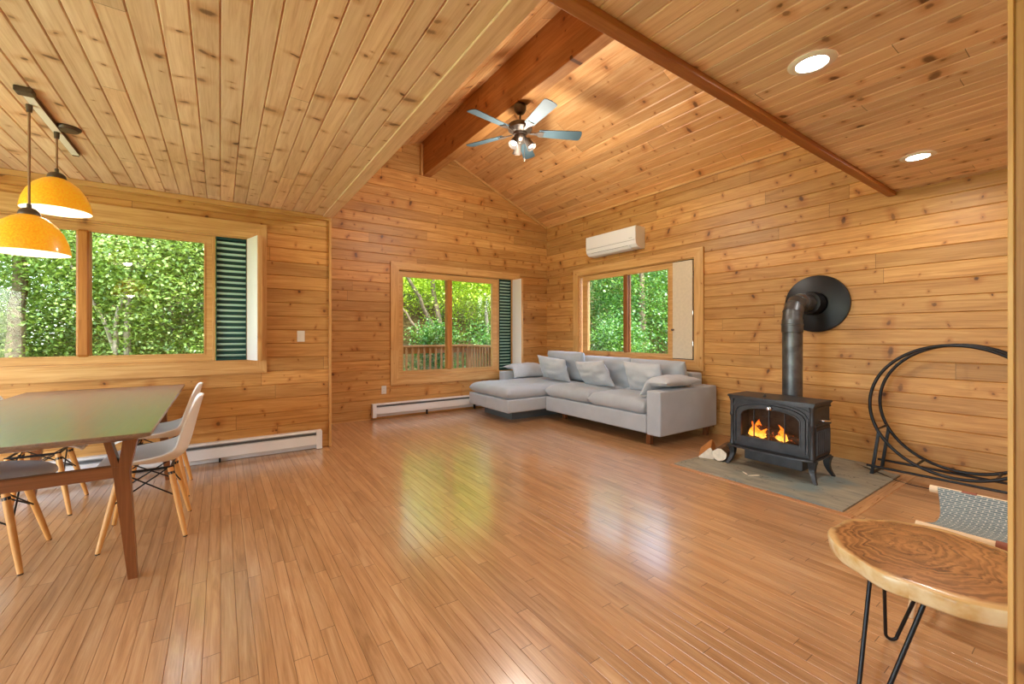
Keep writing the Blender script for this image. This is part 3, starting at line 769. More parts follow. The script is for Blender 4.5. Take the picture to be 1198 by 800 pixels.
obj('cover_plate', box(XC-.005, XC-.001, .42, .506, .82, .90, .002), LEATHER if False else plain('wood_tone_plate', srgb(206, 150, 92), .5), t)
for z in (.932, .794): obj('white_clip', box(XC-.016, XC-.001, .466, .513, z-.024, z+.024, .006), WHITE, t)

# ------------------------------------------------------------------ wall mounted air conditioner
t = thing('air_conditioner', 'white wall mounted mini split air conditioner above the right window', 'air conditioner', (XC, 4.39, 2.45))
prof = [(XC-.002, 2.452), (XC-.10, 2.448), (XC-.155, 2.462), (XC-.195, 2.50), (XC-.206, 2.55), (XC-.206, 2.742), (XC-.198, 2.752), (XC-.002, 2.756)]
obj('housing', prism(prof, 'Y', 3.905, 4.88), WHITE, t)
obj('front_panel', prism([(XC-.2062, 2.562), (XC-.2115, 2.566), (XC-.2115, 2.742), (XC-.2062, 2.748)], 'Y', 3.91, 4.875), WHITE, t)
obj('louver_flap', prism([(XC-.115, 2.4445), (XC-.158, 2.4565), (XC-.198, 2.498), (XC-.2025, 2.497), (XC-.162, 2.4515), (XC-.115, 2.4395)], 'Y', 4.02, 4.80), WHITE, t)
obj('outlet_slot', prism([(XC-.2075, 2.552), (XC-.2085, 2.552), (XC-.2085, 2.5565), (XC-.2075, 2.5565)], 'Y', 3.92, 4.86), plain('grey_seam', (.25, .25, .25), .5), t)
obj('drain_line', box(XC-.197, XC-.192, 4.05, 4.77, 2.488, 2.494, 0), DARK, t)
obj('display', box(XC-.2125, XC-.2117, 3.96, 4.02, 2.585, 2.592, 0), plain('grey_mark', (.4, .42, .42), .4), t)
# ------------------------------------------------------------------ sofa
S = thing('sectional_sofa', 'light grey sectional sofa with chaise in the corner under the windows', 'sofa', (4.4, 4.4, 0))
def sbox(name, *a, bev=.018, mat=None, lab=None):
    return obj(name, box(*a, bev, 3), mat or SOFA, S, smooth=True, angle=60, label=lab)
sbox('base', 3.835, 4.70, 2.985, 4.715, .135, .335)
sbox('chaise_base', 3.185, 4.70, 4.725, 5.80, .15, .325)
sbox('arm', 3.835, 4.93, 2.80, 2.98, .125, .605, bev=.02)
sbox('arm', 3.86, 4.93, 5.81, 5.985, .135, .605, bev=.02)
sbox('back_frame', 4.71, 4.925, 2.985, 5.805, .14, .745, bev=.025)
sbox('plinth', 3.42, 4.5, 4.97, 5.72, 0, .149, bev=.004, mat=SOFAD, lab='dark grey recessed plinth')
for x, y in ((3.935, 3.01), (4.86, 2.90), (4.10, 4.60), (4.86, 5.9), (4.1, 5.9)):
    obj('leg', box(x-.028, x+.028, y-.028, y+.028, 0, .136, .003, 1), WALLEG, S)
def cush(name, w, d, h, M, seed, parent=S, mat=None, **k):
    return obj(name, cushion(w, d, h, M, seed, **k), mat or SOFA, parent, smooth=True, angle=180)
# seats: two on the sofa, one long one on the chaise
cush('seat_cushion', .93, .86, .19, pose((4.28, 3.425, .415)), 1, edge=9, puff=.42, wr=.016, wscale=5, pinch=.0)
cush('seat_cushion', .93, .86, .19, pose((4.28, 4.285, .42)), 2, edge=9, puff=.42, wr=.016, wscale=5, pinch=.0)
cush('seat_cushion', 1.56, 1.06, .185, pose((3.965, 5.265, .402)), 3, edge=11, puff=.42, wr=.010, wscale=4, pinch=.0)
# back cushions, leaning
for y, w, z, sd, r in ((3.36, .80, .675, 4, 0), (4.19, .86, .68, 5, .02), (5.08, .86, .725, 6, -.03)):
    cush('back_cushion', .46, w, .24, pose((4.585, y, z), ry=math.radians(74), rz=r), sd, edge=4.5, puff=.5, wr=.021, wscale=6, pinch=.03)
def throw(label, loc, w, h, th, seed, tilt, rz, lean=0.0):
    t = thing('throw_pillow', label, 'pillow', (loc[0], loc[1], loc[2]-h/2), 0, 'throw pillows on the sofa')
    M = pose(loc, 0, 0, rz) @ Matrix.Rotation(math.radians(tilt), 4, 'Y') @ Matrix.Rotation(lean, 4, 'Z')
    cush('pillow_cover', h, w, th, M, seed, t, PILLOW, edge=2.6, puff=.62, wr=.022, wscale=8, pinch=.09)
    return t
throw('light grey throw pillow at the corner end, above the chaise', (4.25, 5.03, .69), .58, .40, .19, 11, 64, .10, .10)
throw('light grey throw pillow slumped against the middle back cushion', (4.24, 4.16, .68), .60, .40, .19, 12, 62, -.04, -.08)
throw('light grey throw pillow upright in front of the back cushion closest to the stove', (4.29, 3.36, .69), .58, .40, .17, 13, 70, -.03, 0)
def arm_pad(label, cx, cy, z, L, bend, seed, side):
    """long cushion folded over the inner edge of an arm"""
    t = thing('arm_cushion', label, 'cushion', (cx, cy, z-.2), 0, 'loose arm cushions on the sofa')
    bm = cushion(L, .44, .12, Matrix.Identity(4), seed, edge=3.2, puff=.55, wr=.012, wscale=8, pinch=.06)
    for v in bm.verts:
        x, y, zz = v.co
        # y<0 lies over the arm, y>0 hangs down inside
        R = .07
        if y > 0:
            a = min(y/R, math.radians(bend)); rest = max(0, y-R*a)
            yy = (R+zz)*math.sin(a)+rest*math.cos(a); z2 = (R+zz)*math.cos(a)-R-rest*math.sin(a)
        else: yy, z2 = y, zz
        v.co = Vector((cx+x, cy+side*yy, z+z2))
    obj('cushion_cover', bm, PILLOW, t, smooth=True, angle=180)
arm_pad('grey cushion folded over the sofa arm nearest the stove', 4.25, 3.005, .69, .66, 62, 21, 1)
arm_pad('grey cushion folded over the far sofa arm by the gable wall', 4.28, 5.79, .672, .66, 66, 22, -1)

# ------------------------------------------------------------------ wood stove (front faces -x)
ZB = .0145
V = thing('wood_stove', 'black cast iron wood stove with a lit fire on the hearth', 'stove', (4.1, 1.77, ZB))
x0, x1, y0, y1 = 3.945, 4.27, 1.432, 2.105
yc = (y0+y1)/2
def arch(ya, yb, za, zs, zt, n=24, p=2.4):
    """rounded arch outline in (y, z): straight sides to zs, flattened arch to zt"""
    pts = [(ya, za)]
    for i in range(n+1):
        u = i/n*2-1; pts.append((lerp(ya, yb, i/n), zs+(zt-zs)*(1-abs(u)**p)**(1/p*1.3)))
    pts.append((yb, za)); return pts
# body shell: back, sides, floor
bm = B()
add_box(bm, x0+.02, x1, y0, y0+.02, .2, .63, .004); add_box(bm, x0+.02, x1, y1-.02, y1, .2, .63, .004)
add_box(bm, x1-.02, x1, y0+.02, y1-.02, .2, .63, .0); add_box(bm, x0+.02, x1-.02, y0+.02, y1-.02, .2, .225, .0)
obj('firebox', bm, IRON, V)
n = 24
def outline_rect(k, ya, yb, za, zb):
    # same count as arch(): n+3 points
    pts = [(ya, za)]
    for i in range(n+1): pts.append((lerp(ya, yb, i/n), zb))
    pts.append((yb, za)); return pts
bm = add_ring(B(), outline_rect(n, y0, y1, .205, .632), arch(y0+.055, y1-.055, .232, .515, .60, n), 'X', x0, x0+.02)
obj('front_plate', bm, IRON, V)
bm = add_ring(B(), arch(y0+.035, y1-.035, .225, .525, .622, n), arch(y0+.05, y1-.05, .236, .515, .604, n), 'X', x0-.012, x0-.0005)
obj('arch_moulding', bm, IRON, V)
bm = add_ring(B(), arch(y0+.012, y1-.012, .50, .565, .63, n), arch(y0+.026, y1-.026, .50, .555, .6265, n), 'X', x0-.007, x0-.0005)
obj('arch_moulding', bm, IRON, V)
door = obj('door', add_ring(B(), arch(y0+.057, y1-.057, .234, .512, .598, n), arch(y0+.10, y1-.10, .297, .492, .562, n), 'X', x0-.012, x0+.012), IRON, V)
obj('door_bead', add_ring(B(), arch(y0+.088, y1-.088, .287, .50, .572, n), arch(y0+.098, y1-.098, .295, .493, .564, n), 'X', x0-.018, x0-.0125), IRON, door)
gl = glass('stove_glass', (.92, .88, .84), .9)
obj('door_glass', prism(arch(y0+.098, y1-.098, .295, .494, .564, n), 'X', x0+.001, x0+.005), gl, door)
for y in (yc-.125, yc, yc+.125):
    obj('mullion', box(x0-.010, x0+.0005, y-.004, y+.004, .297, .553 if abs(y-yc) < .01 else .545, .001, 1), IRON, door)
obj('door_latch', lathe([(0, 0), (.016, 0), (.018, -.008), (.013, -.018), (.006, -.02), (.006, -.03), (.013, -.036), (.013, -.046), (0, -.05)], (x0-.012, yc-.015, .578), 20, 'X'), CHROME, door, smooth=True)
# corner columns, base lip, top
for y in (y0+.012, y1-.012):
    obj('corner_column', lathe([(0, .2), (.021, .2), (.021, .23), (.016, .24), (.015, .46), (.021, .47), (.021, .49), (.017, .50), (.017, .60), (.023, .615), (.023, .632), (0, .632)], (x0+.004, y, 0), 16), IRON, V, smooth=True)
def bow(off, xa, xb, ya, yb, amt, n=20):
    pts = [(xb, ya)]
    for i in range(n+1):
        u = i/n*2-1; pts.append((xa-amt*(1-u*u)**.9 if abs(u) < 1 else xa, lerp(ya, yb, i/n)))
    pts.append((xb, yb)); return pts
bm = prism(bow(0, x0-.028, x1+.005, y0-.02, y1+.02, .035), 'Z', .640, .662)
bmesh.ops.bevel(bm, geom=[e for e in bm.edges if abs(e.verts[0].co.z-e.verts[1].co.z) < 1e-6], offset=.006, segments=2, affect='EDGES')
tp = obj('top_plate', bm, IRON, V)
obj('top_cornice', prism(bow(0, x0-.016, x1, y0-.008, y1+.008, .03), 'Z', .626, .6395), IRON, V)
obj('griddle_lift', lathe([(0, .663), (.012, .663), (.013, .672), (.007, .677), (.007, .684), (0, .686)], (x0+.05, yc+.06, 0), 14), IRON, tp)
obj('rear_shield', prism([(x1+.007, yc-.22)]+[(x1+.007+.10*math.sin(PI*i/16)**.8, yc-.22*math.cos(PI*i/16)) for i in range(1, 16)]+[(x1+.007, yc+.22)], 'Z', .628, .650), IRON, V)
bm = prism(bow(0, x0-.04, x0+.02, y0-.012, y1+.012, .045), 'Z', .188, .203)
bmesh.ops.bevel(bm, geom=[e for e in bm.edges if abs(e.verts[0].co.z-e.verts[1].co.z) < 1e-6], offset=.005, segments=2, affect='EDGES')
obj('ash_lip', bm, IRON, V)
obj('base_frame', box(x0+.022, x1+.004, y0-.014, y1+.014, .185, .2, .004), IRON, V)
obj('ash_pan', box(x0+.05, x1-.04, y0+.10, y1-.10, .075, .184, .006), IRON, V)
# fluted side panels
for sy, yy in ((-1, y0), (1, y1)):
    bm = B()
    add_box(bm, x0+.03, x1-.005, min(yy, yy+sy*.006), max(yy, yy+sy*.006), .21, .455, .001, 1)
    for k in range(7):
        xx = x0+.052+k*.040
        add_tube(bm, [(xx, yy+sy*.006, .235), (xx, yy+sy*.006, .43)], .011, 8)
    obj('side_panel', bm, IRON, V)
    obj('side_rail', box(x0+.01, x1+.002, min(yy-sy*.001, yy+sy*.013), max(yy-sy*.001, yy+sy*.013), .462, .482, .004), IRON, V)
    obj('side_rail', box(x0+.01, x1+.002, min(yy-sy*.001, yy+sy*.011), max(yy-sy*.001, yy+sy*.011), .608, .624, .004), IRON, V)
hd = obj('damper_handle', tube([(x0+.10, y0-.004, .515), (x0+.10, y0-.035, .515), (x0+.12, y0-.05, .512), (x0+.20, y0-.052, .50)], .0065, 10), CHROME, V, smooth=True, label='bright metal damper handle')
# cabriole legs
for (lx, ly, dx, dy) in ((x0+.02, y0+.02, -1, -1), (x0+.02, y1-.02, -1, 1), (x1-.02, y0+.02, 1, -1), (x1-.02, y1-.02, 1, 1)):
    bm = B(); prev = None
    for q in range(9):
        u = q/8; z = lerp(.186, ZB+.0006, u)
        off = .012+.030*u-.018*math.sin(PI*u); w = lerp(.060, .024, u**.7)
        cx, cy = lx+dx*off, ly+dy*off
        ring = [bm.verts.new((cx+a*w/2, cy+b*w/2, z)) for a, b in ((-1, -1), (1, -1), (1, 1), (-1, 1))]
        if prev:
            for i in range(4): bm.faces.new((prev[i], prev[(i+1) % 4], ring[(i+1) % 4], ring[i]))
        else: bm.faces.new(ring)
        prev = ring
    bm.faces.new(prev)
    obj('leg', bm, IRON, V)
# fire
s = NT('flame'); c = s.sep(s.obj()); hh = s.m('MULTIPLY', s.m('SUBTRACT', c[2], .25), 4.2)
k = s.noise(s.obj(), 26, 3); f = s.m('ADD', hh, s.m('MULTIPLY', s.m('SUBTRACT', k, .5), .9))
col = s.ramp(f, [(.0, (1, .55, .10)), (.35, (1, .26, .02)), (.75, (.85, .07, .005)), (1, (.25, .01, .0))])
tr = s.n('ShaderNodeBsdfTransparent'); e = s.n('ShaderNodeEmission'); s.put(e.inputs[0], col); e.inputs[1].default_value = 2.0
mx = s.n('ShaderNodeMixShader'); s.put(mx.inputs[0], s.rng(s.m('ADD', f, s.m('MULTIPLY', s.noise(s.obj(), 60, 2), .5)), 1.15, .45))
s.t.links.new(tr.outputs[0], mx.inputs[1]); s.t.links.new(e.outputs[0], mx.inputs[2]); s.t.links.new(mx.outputs[0], s.out.inputs[0]); FLAME = s.mat
s = NT('ember_log'); k = s.noise(s.obj(), 40, 4, .7)
s.bsdf(s.mix(k, (.01, .008, .006), (.10, .05, .03)), .9, emis=(1, .16, .02, 1), es=s.m('MULTIPLY', s.rng(k, .55, .75), 2.2)); EMB = s.mat
for a, b, r in (((4.06, 1.98, .262), (4.14, 1.60, .265), .036), ((4.17, 2.0, .262), (4.16, 1.58, .262), .034), ((4.08, 1.56, .30), (4.10, 1.95, .36), .032)):
    pts = [Vector(a).lerp(Vector(b), i/6)+Vector((0, 0, .004*math.sin(i*2.1))) for i in range(7)]
    obj('burning_log', tube(pts, [r*(1+.08*math.sin(i*3)) for i in range(7)], 10), EMB, V, smooth=True, label='glowing charred log inside the stove')
for y, xx, h, w, sd in ((1.955, 4.06, .15, .045, 1), (1.915, 4.10, .17, .045, 2), (1.875, 4.05, .10, .04, 3), (1.74, 4.08, .15, .036, 4), (1.70, 4.06, .12, .036, 5)):
    prof = [(0, 0), (w*.7, .02), (w, h*.22), (w*.8, h*.45), (w*.45, h*.7), (w*.16, h*.9), (0, h)]
    bm = lathe(prof, (xx, y, .27), 14)
    for v in bm.verts:
        q = (v.co.z-.27)/h; v.co.y += .03*math.sin(q*5+sd*2)*q; v.co.x += .02*math.cos(q*4+sd)*q
        v.co += Vector((noise.noise(v.co*30), noise.noise(v.co*28+Vector((3, 1, 2))), 0))*.01
    obj('flame', bm, FLAME, V, smooth=True, label='orange flame')
obj('fire_brick', box(x1-.035, x1-.0205, y0+.022, y1-.022, .226, .62), plain('fire_brick', (.05, .042, .038), .9, nscale=20, namt=.4), V)

# ------------------------------------------------------------------ stove pipe
px, py, pr, pz = 4.475, 1.80, .083, 1.53
t = thing('stove_pipe', 'dark metal stove pipe with elbow and round wall thimble', 'stove pipe', (px, py, .3))
obj('lower_pipe', lathe([(0, .30), (pr, .30), (pr, 1.235), (0, 1.235)], (px, py, 0), 40), IRONL, t, smooth=True)
obj('breech_tee', tube([(px-pr*.8, py, .46), (x1+.002, py, .46)], .075, 24), IRONL, t, smooth=True)
obj('pipe_cap', lathe([(0, .285), (pr+.004, .285), (pr+.004, .325), (pr+.0005, .326)], (px, py, 0), 40), IRONL, t, smooth=True)
obj('collar', lathe([(pr+.0005, 1.235), (pr+.006, 1.24), (pr+.006, 1.30), (pr+.009, 1.305), (pr+.009, 1.318), (pr+.004, 1.322), (pr+.004, 1.36), (0, 1.36)], (px, py, 0), 40), IRONL, t, smooth=True, angle=25)
# gored elbow
bm = B(); R = .17; rings = []
pts = []
segs = 4
for i in range(segs+1):
    a = i/segs*PI/2; pts.append((Vector((px+R-R*math.cos(a), py, pz-R+R*math.sin(a))), a))
for p, a in pts:
    d = Vector((math.sin(a), 0, math.cos(a))); u = Vector((math.cos(a), 0, -math.sin(a))); w = Vector((0, 1, 0))
    rings.append([bm.verts.new(p+(u*math.cos(2*PI*j/40)+w*math.sin(2*PI*j/40))*pr) for j in range(40)])
for A, C in zip(rings, rings[1:]):
    for j in range(40): bm.faces.new((A[j], A[(j+1) % 40], C[(j+1) % 40], C[j]))
el = obj('elbow', bm, IRONL, t, smooth=True, angle=15)
for p, a in pts[1:-1]:
    d = Vector((math.sin(a), 0, math.cos(a))); u = Vector((math.cos(a), 0, -math.sin(a))); w = Vector((0, 1, 0))
    obj('seam', tube([p+(u*math.cos(2*PI*j/36)+w*math.sin(2*PI*j/36))*(pr+.001) for j in range(36)], .0035, 6, closed=True), IRONL, el)
xh = px+R
obj('cross_pipe', lathe([(pr, xh), (pr+.004, xh), (pr+.004, xh+.05), (pr, xh+.052), (pr, XC-.08)], (0, py, pz), 40, 'X'), IRONL, t, smooth=True)
obj('cross_collar', lathe([(pr+.001, XC-.20), (pr+.030, XC-.195), (pr+.034, XC-.16), (pr+.034, XC-.045)], (0, py, pz), 40, 'X'), BLACKM, t, smooth=True)
obj('wall_thimble', lathe([(pr+.03, XC-.05), (.27, XC-.035), (.285, XC-.03), (.288, XC-.015), (.285, XC-.002), (0, XC-.002)], (0, py-.015, pz), 72, 'X'), BLACKM, t, smooth=True)

# ------------------------------------------------------------------ firewood
def split_log(label, poly, M, L, group):
    t = thing('firewood_log', label, 'firewood', M.translation, 0, group)
    bm = prism(poly, 'X', -L/2, L/2); bm.transform(M)
    fs = {True: None}
    bm.faces.ensure_lookup_table()
    for f in bm.faces: f.material_index = 0
    # cut ends, split faces
    d = (M.to_3x3() @ Vector((1, 0, 0))).normalized()
    bm.normal_update()
    bmesh.ops.recalc_face_normals(bm, faces=bm.faces)
    for f in bm.faces:
        if abs(f.normal.dot(d)) > .9: f.material_index = 1
    ends = [f for f in bm.faces if f.material_index == 1]
    e = bmesh.new()
    for f in ends:
        c = f.calc_center_median(); nrm = f.normal*.002
        e.faces.new([e.verts.new(c+(v.co-c)*.985+nrm) for v in f.verts])
    for f in ends: f.material_index = 0
    return t, bm, e
pw = [(-.075, .0), (.055, .0), (.062, .012), (-.035, .105), (-.05, .108), (-.08, .05)]
t, bm, e = split_log('split firewood log with orange brown face, closest to the sofa', pw, pose((4.04, 2.405, ZB+.001), rz=math.radians(28)), .36, 'firewood beside the stove')
obj('split_face', bm, LOGSIDE, t); obj('end_grain', e, LOGEND, t, label='pale cut end')
pw = [(.065*math.cos(i/14*2*PI)*(1+.08*math.sin(i*2.3)), .060+.058*math.sin(i/14*2*PI)*(1+.06*math.cos(i*1.7))) for i in range(14)]
t, bm, e = split_log('round pale ended firewood log with bark, beside the stove leg', pw, pose((4.07, 2.235, ZB+.001), rz=math.radians(14)), .34, 'firewood beside the stove')
obj('bark', bm, BARK, t); obj('end_grain', e, LOGEND, t, label='pale cut end')
for (x, y, a, L, lb) in ((3.745, 1.80, .5, .11, 'longer pale wood splinter on the hearth'), (3.72, 1.86, 2.2, .075, 'shorter pale wood splinter crossing the longer one on the hearth'), ):
    zz = ZB+.001 if L > .1 else ZB+.008
    bm = B(); M = pose((x, y, zz), rz=-a)
    vs = [bm.verts.new(M @ Vector(q)) for q in ((-L/2, -.004, 0), (L*.3, -.007, 0), (L/2, 0, 0), (L*.2, .005, 0), (-L/2, -.003, .006), (L*.3, -.004, .007), (L*.45, 0, .003), (L*.2, .003, .006))]
    for q in ((0, 1, 2, 3), (4, 5, 6, 7), (0, 1, 5, 4), (1, 2, 6, 5), (2, 3, 7, 6), (3, 0, 4, 7)): bm.faces.new([vs[i] for i in q])
    tag(obj('wood_splinter', bm, SPLIN), lb, 'wood splinter')

# ------------------------------------------------------------------ round log holder
t = thing('log_holder', 'empty round black metal log holder against the right wall', 'log holder', (4.78, .75, 0))
hc_, hz_, hr = .752, .622, .512
for x in (4.65, 4.915):
    obj('hoop', tube([(x, hc_+hr*math.cos(a), hz_+hr*math.sin(a)) for a in [2*PI*i/96 for i in range(96)]], .0125, 12, closed=True), BLACKM, t, smooth=True)
    obj('rail', tube([(x+(.014 if x > 4.7 else -.014), hc_-.53, .085), (x+(.014 if x > 4.7 else -.014), hc_+.53, .085)], .010, 10), BLACKM, t, smooth=True)
    for sy in (1, -1):
        bm = B(); hexa(bm, (x+.03*(1 if x < 4.7 else -1)*0, hc_+sy*.50, .001), (x, hc_+sy*.452, .385), .026, .022, .022, .02)
        obj('leg', bm, BLACKM, t)
for sy in (1, -1):
    obj('foot_bar', box(4.64, 4.925, hc_+sy*.50-.012, hc_+sy*.50+.012, .001, .022, .002, 1), BLACKM, t)
for a in (-155, -115, -65, -25, 90):
    a = math.radians(a); y, z = hc_+hr*math.cos(a), hz_+hr*math.sin(a)
    obj('cross_rod', tube([(4.65, y, z), (4.915, y, z)], .009, 8), BLACKM, t)
cp = [(4.90, 1.42, .005), (4.80, 1.33, .0185), (4.70, 1.20, .0185), (4.62, 1.09, .0105), (4.60, 1.0, .004), (4.60, .85, .004), (4.62, .6, .004), (4.63, .3, .004)]
tag(obj('floor_cord', tube([spl([list(p) for p in cp], i/40) for i in range(41)], .0035, 6), plain('dark_cord', (.03, .02, .015), .6)), 'thin dark cord lying on the floor along the log holder', 'cord')

# ------------------------------------------------------------------ live edge side table
t = thing('side_table', 'round live edge wood slab side table on black hairpin legs', 'side table', (1.912, .358, 0))
s = NT('slab_top'); c = s.sep(s.obj())
ang = s.m('ARCTAN2', c[1], c[0]); rad = s.m('SQRT', s.m('ADD', s.m('MULTIPLY', c[0], c[0]), s.m('MULTIPLY', s.m('MULTIPLY', c[1], c[1]), 1.0)))
cx_, cy_ = s.m('ADD', c[0], -.03), s.m('ADD', c[1], -.05)
rr2 = s.m('SQRT', s.m('ADD', s.m('MULTIPLY', cx_, cx_), s.m('MULTIPLY', s.m('MULTIPLY', cy_, cy_), 1.6)))
wv = s.noise(s.obj(), 7, 4, .55, .8)
q = s.m('ADD', s.m('MULTIPLY', rr2, 210), s.m('MULTIPLY', wv, 40))
ring = s.m('ADD', .5, s.m('MULTIPLY', s.m('SINE', q), .5))
fine = s.noise(s.xyz(s.m('MULTIPLY', q, .34), s.m('MULTIPLY', ang, .9), 0), 1.0, 4)
heart = s.mix(s.rng(s.m('ADD', s.m('MULTIPLY', ring, .10), s.m('ADD', s.m('MULTIPLY', fine, .50), s.m('MULTIPLY', wv, .4))), .3, .72), srgb(92, 52, 22), srgb(190, 132, 76))
crk = s.noise(s.obj(), 16, 5, .7, 2.0); heart = s.mix(s.m('MULTIPLY', s.rng(crk, .56, .66), s.rng(rr2, .14, .02)), heart, srgb(70, 36, 16))
sap = s.mix(fine, srgb(206, 160, 96), srgb(232, 196, 136))
edge = s.m('ADD', rad, s.m('MULTIPLY', s.m('SUBTRACT', wv, .5), .05))
topc = s.mix(s.rng(edge, .245, .268), heart, sap)
sidec = s.mix(s.rng(s.noise(s.xyz(s.m('MULTIPLY', ang, 3), s.m('MULTIPLY', c[2], 12), 0), 1.4, 4), .3, .75), srgb(236, 216, 172), srgb(204, 160, 92))
nz = s.sep(s.n('ShaderNodeNewGeometry').outputs['Normal'])[2]
col = s.mix(s.rng(nz, .55, .8), sidec, topc)
s.bsdf(col, .26, coat=.35); SLAB = s.mat
outl = []
for i in range(96):
    a = 2*PI*i/96
    r = .277+.010*math.sin(2*a+.6)+.007*math.sin(3*a+2.0)+.004*math.sin(7*a)+.003*math.sin(11*a+1)
    outl.append((1.912+r*math.cos(a), .358+r*math.sin(a)))
bm = B(); rows = []
for z, k in ((.447, .93), (.448, .955), (.455, .972), (.475, .985), (.490, .992), (.497, .985), (.500, .972), (.5005, .9)):
    rows.append([bm.verts.new((1.912+(x-1.912)*k, .358+(y-.358)*k, z)) for x, y in outl])
for A, C in zip(rows, rows[1:]):
    for j in range(96): bm.faces.new((A[j], A[(j+1) % 96], C[(j+1) % 96], C[j]))
bm.faces.new(rows[0]); bm.faces.new(rows[-1])
obj('slab_top', bm, SLAB, t, smooth=True, angle=50)
for a in (163.5, 31, 277):
    a = math.radians(a); d = Vector((math.cos(a), math.sin(a), 0)); w = Vector((-d.y, d.x, 0)); o_ = Vector((1.912, .358, 0))
    foot = o_+d*.335+Vector((0, 0, .0065))
    t1 = o_+d*.17+w*.075+Vector((0, 0, .4455)); t2 = o_+d*.17-w*.075+Vector((0, 0, .4455))
    bend = [foot+w*.018*math.cos(b)+Vector((0, 0, .018-.018*math.sin(b))) for b in [PI*i/8 for i in range(9)]]
    obj('hairpin_leg', tube([t1, *bend, t2], .0062, 10), BLACKM, t, smooth=True, label='black hairpin leg')
    M = Matrix.Translation(o_+d*.17+Vector((0, 0, .4445))) @ Matrix.Rotation(a, 4, 'Z')
    obj('mounting_plate', box(-.03, .03, -.085, .085, -.002, .002, .001, 1, M), BLACKM, t)

# ------------------------------------------------------------------ woven stool
t = thing('woven_stool', 'low stool with pale dowel rails and a grey blue woven seat', 'stool', (2.72, .3, 0))
s = NT('woven_seat'); c = s.sep(s.obj())
br = s.n('ShaderNodeTexBrick'); br.offset = .5
s.put(br.inputs['Vector'], s.xyz(s.m('MULTIPLY', c[1], 1.0), s.m('MULTIPLY', c[0], 1.0), 0))
br.inputs['Color1'].default_value = (*srgb(96, 116, 122), 1); br.inputs['Color2'].default_value = (*srgb(120, 138, 140), 1); br.inputs['Mortar'].default_value = (*srgb(204, 206, 196), 1)
br.inputs['Scale'].default_value = 15; br.inputs['Mortar Size'].default_value = .035; br.inputs['Brick Width'].default_value = .55; br.inputs['Row Height'].default_value = .26
k = s.noise(s.obj(), 160, 3)
s.bsdf(s.mix(s.rng(k, .3, .7, 0, .5), br.outputs[0], srgb(70, 92, 100)), .9, normal=s.bump(s.m('ADD', br.outputs[1], k), .5, .004)); WOVEN = s.mat
ya, yb, xf, xb = .075, .575, 2.425, 3.02
for x, z, y1_, wraps in ((xf, .415, .505, (.255, .10)), (xb, .425, yb, (yb-.14, ya+.10))):
    r_ = obj('dowel_rail', tube([(x, ya-.01, z), (x, y1_, z)], .019, 18), PALEW, t, smooth=True)
    for y in wraps:
        obj('leather_wrap', lathe([(.0195, y-.025), (.0225, y-.025), (.0225, y+.025), (.0195, y+.025)], (x, 0, z), 22, 'Y'), LEATHER, r_, smooth=True, label='tan leather wrap')
for (x, y), (tx, ty), z in (((2.455, .53), (xf, .47), .415), ((2.455, .08), (xf, .12), .415), ((xb+.02, yb-.03), (xb, yb-.06), .425), ((xb+.02, .08), (xb, .12), .425)):
    obj('leg', tube([(x, y, .001), (tx, ty, z-.019)], [.0125, .016], 14), PALEW, t, smooth=True)
for y in (.10, yb-.075):
    obj('side_stretcher', tube([(xf+.02, min(y, .50), .22), (xb+.008, y, .22)], .011, 12), PALEW, t, smooth=True)
bm = B(); nu, nv = 30, 16; g = []
for th in (0, -.012):
    g.append([[bm.verts.new((lerp(xf+.012, xb-.012, i/nu), lerp(ya+.03+.025*math.sin(PI*i/nu), lerp(.48, yb-.03, i/nu)-.025*math.sin(PI*i/nu), j/nv), lerp(.432, .442, i/nu)-.055*math.sin(PI*i/nu)+th)) for j in range(nv+1)] for i in range(nu+1)])
for i in range(nu):
    for j in range(nv):
        for L_ in g: bm.faces.new((L_[i][j], L_[i+1][j], L_[i+1][j+1], L_[i][j+1]))
for i in range(nu):
    for j in (0, nv): bm.faces.new((g[0][i][j], g[0][i+1][j], g[1][i+1][j], g[1][i][j]))
for j in range(nv):
    for i in (0, nu): bm.faces.new((g[0][i][j], g[0][i][j+1], g[1][i][j+1], g[1][i][j]))
obj('woven_seat', bm, WOVEN, t, smooth=True, angle=60, label='grey blue woven seat')
# ------------------------------------------------------------------ outside: ground, deck, trees
def ground_z(x, y):
    a = max(0, y-7.6)*.42 if y > 7.6 else 0
    b = max(0, x-7.0)*.40 if x > 7 else 0
    wl = 1/(1+math.exp((x+3.5)*1.2)) if y > 4 else 1/(1+math.exp((x+3.5)*1.2))
    z = max(a*(1-.85*wl), b)-.9+.18*noise.noise(Vector((x*.4, y*.4, 0)))
    return z
bm = B(); gx = [-26+i*.9 for i in range(61)]; gy = [-14+i*.9 for i in range(50)]; G = {}
for i, x in enumerate(gx):
    for j, y in enumerate(gy):
        G[i, j] = bm.verts.new((x, y, ground_z(x, y)))
for i in range(len(gx)-1):
    for j in range(len(gy)-1): bm.faces.new((G[i, j], G[i+1, j], G[i+1, j+1], G[i, j+1]))
s = NT('forest_ground'); k = s.noise(s.obj(), .35, 4); k2 = s.noise(s.obj(), 9, 5, .7)
xg = s.sep(s.obj())[0]
col = s.mix(k2, srgb(58, 46, 30), srgb(110, 96, 60)); gr = s.mix(k2, srgb(96, 132, 30), srgb(168, 196, 60))
lawn = s.m('MULTIPLY', s.rng(k, .2, .4), s.rng(xg, -3.0, -6.0), clamp=True)
s.bsdf(s.mix(lawn, col, gr), .95, spec=.1, normal=s.bump(k2, .6, .05))
struct('ground', bm, s.mat, 'sloping ground with grass outside the house')
DECKW = wood('deck_wood', 0, 1, .14, 2.4, dark=srgb(120, 88, 56), mid=srgb(150, 112, 74), light=srgb(176, 138, 96), knots=.2, rough=.7)
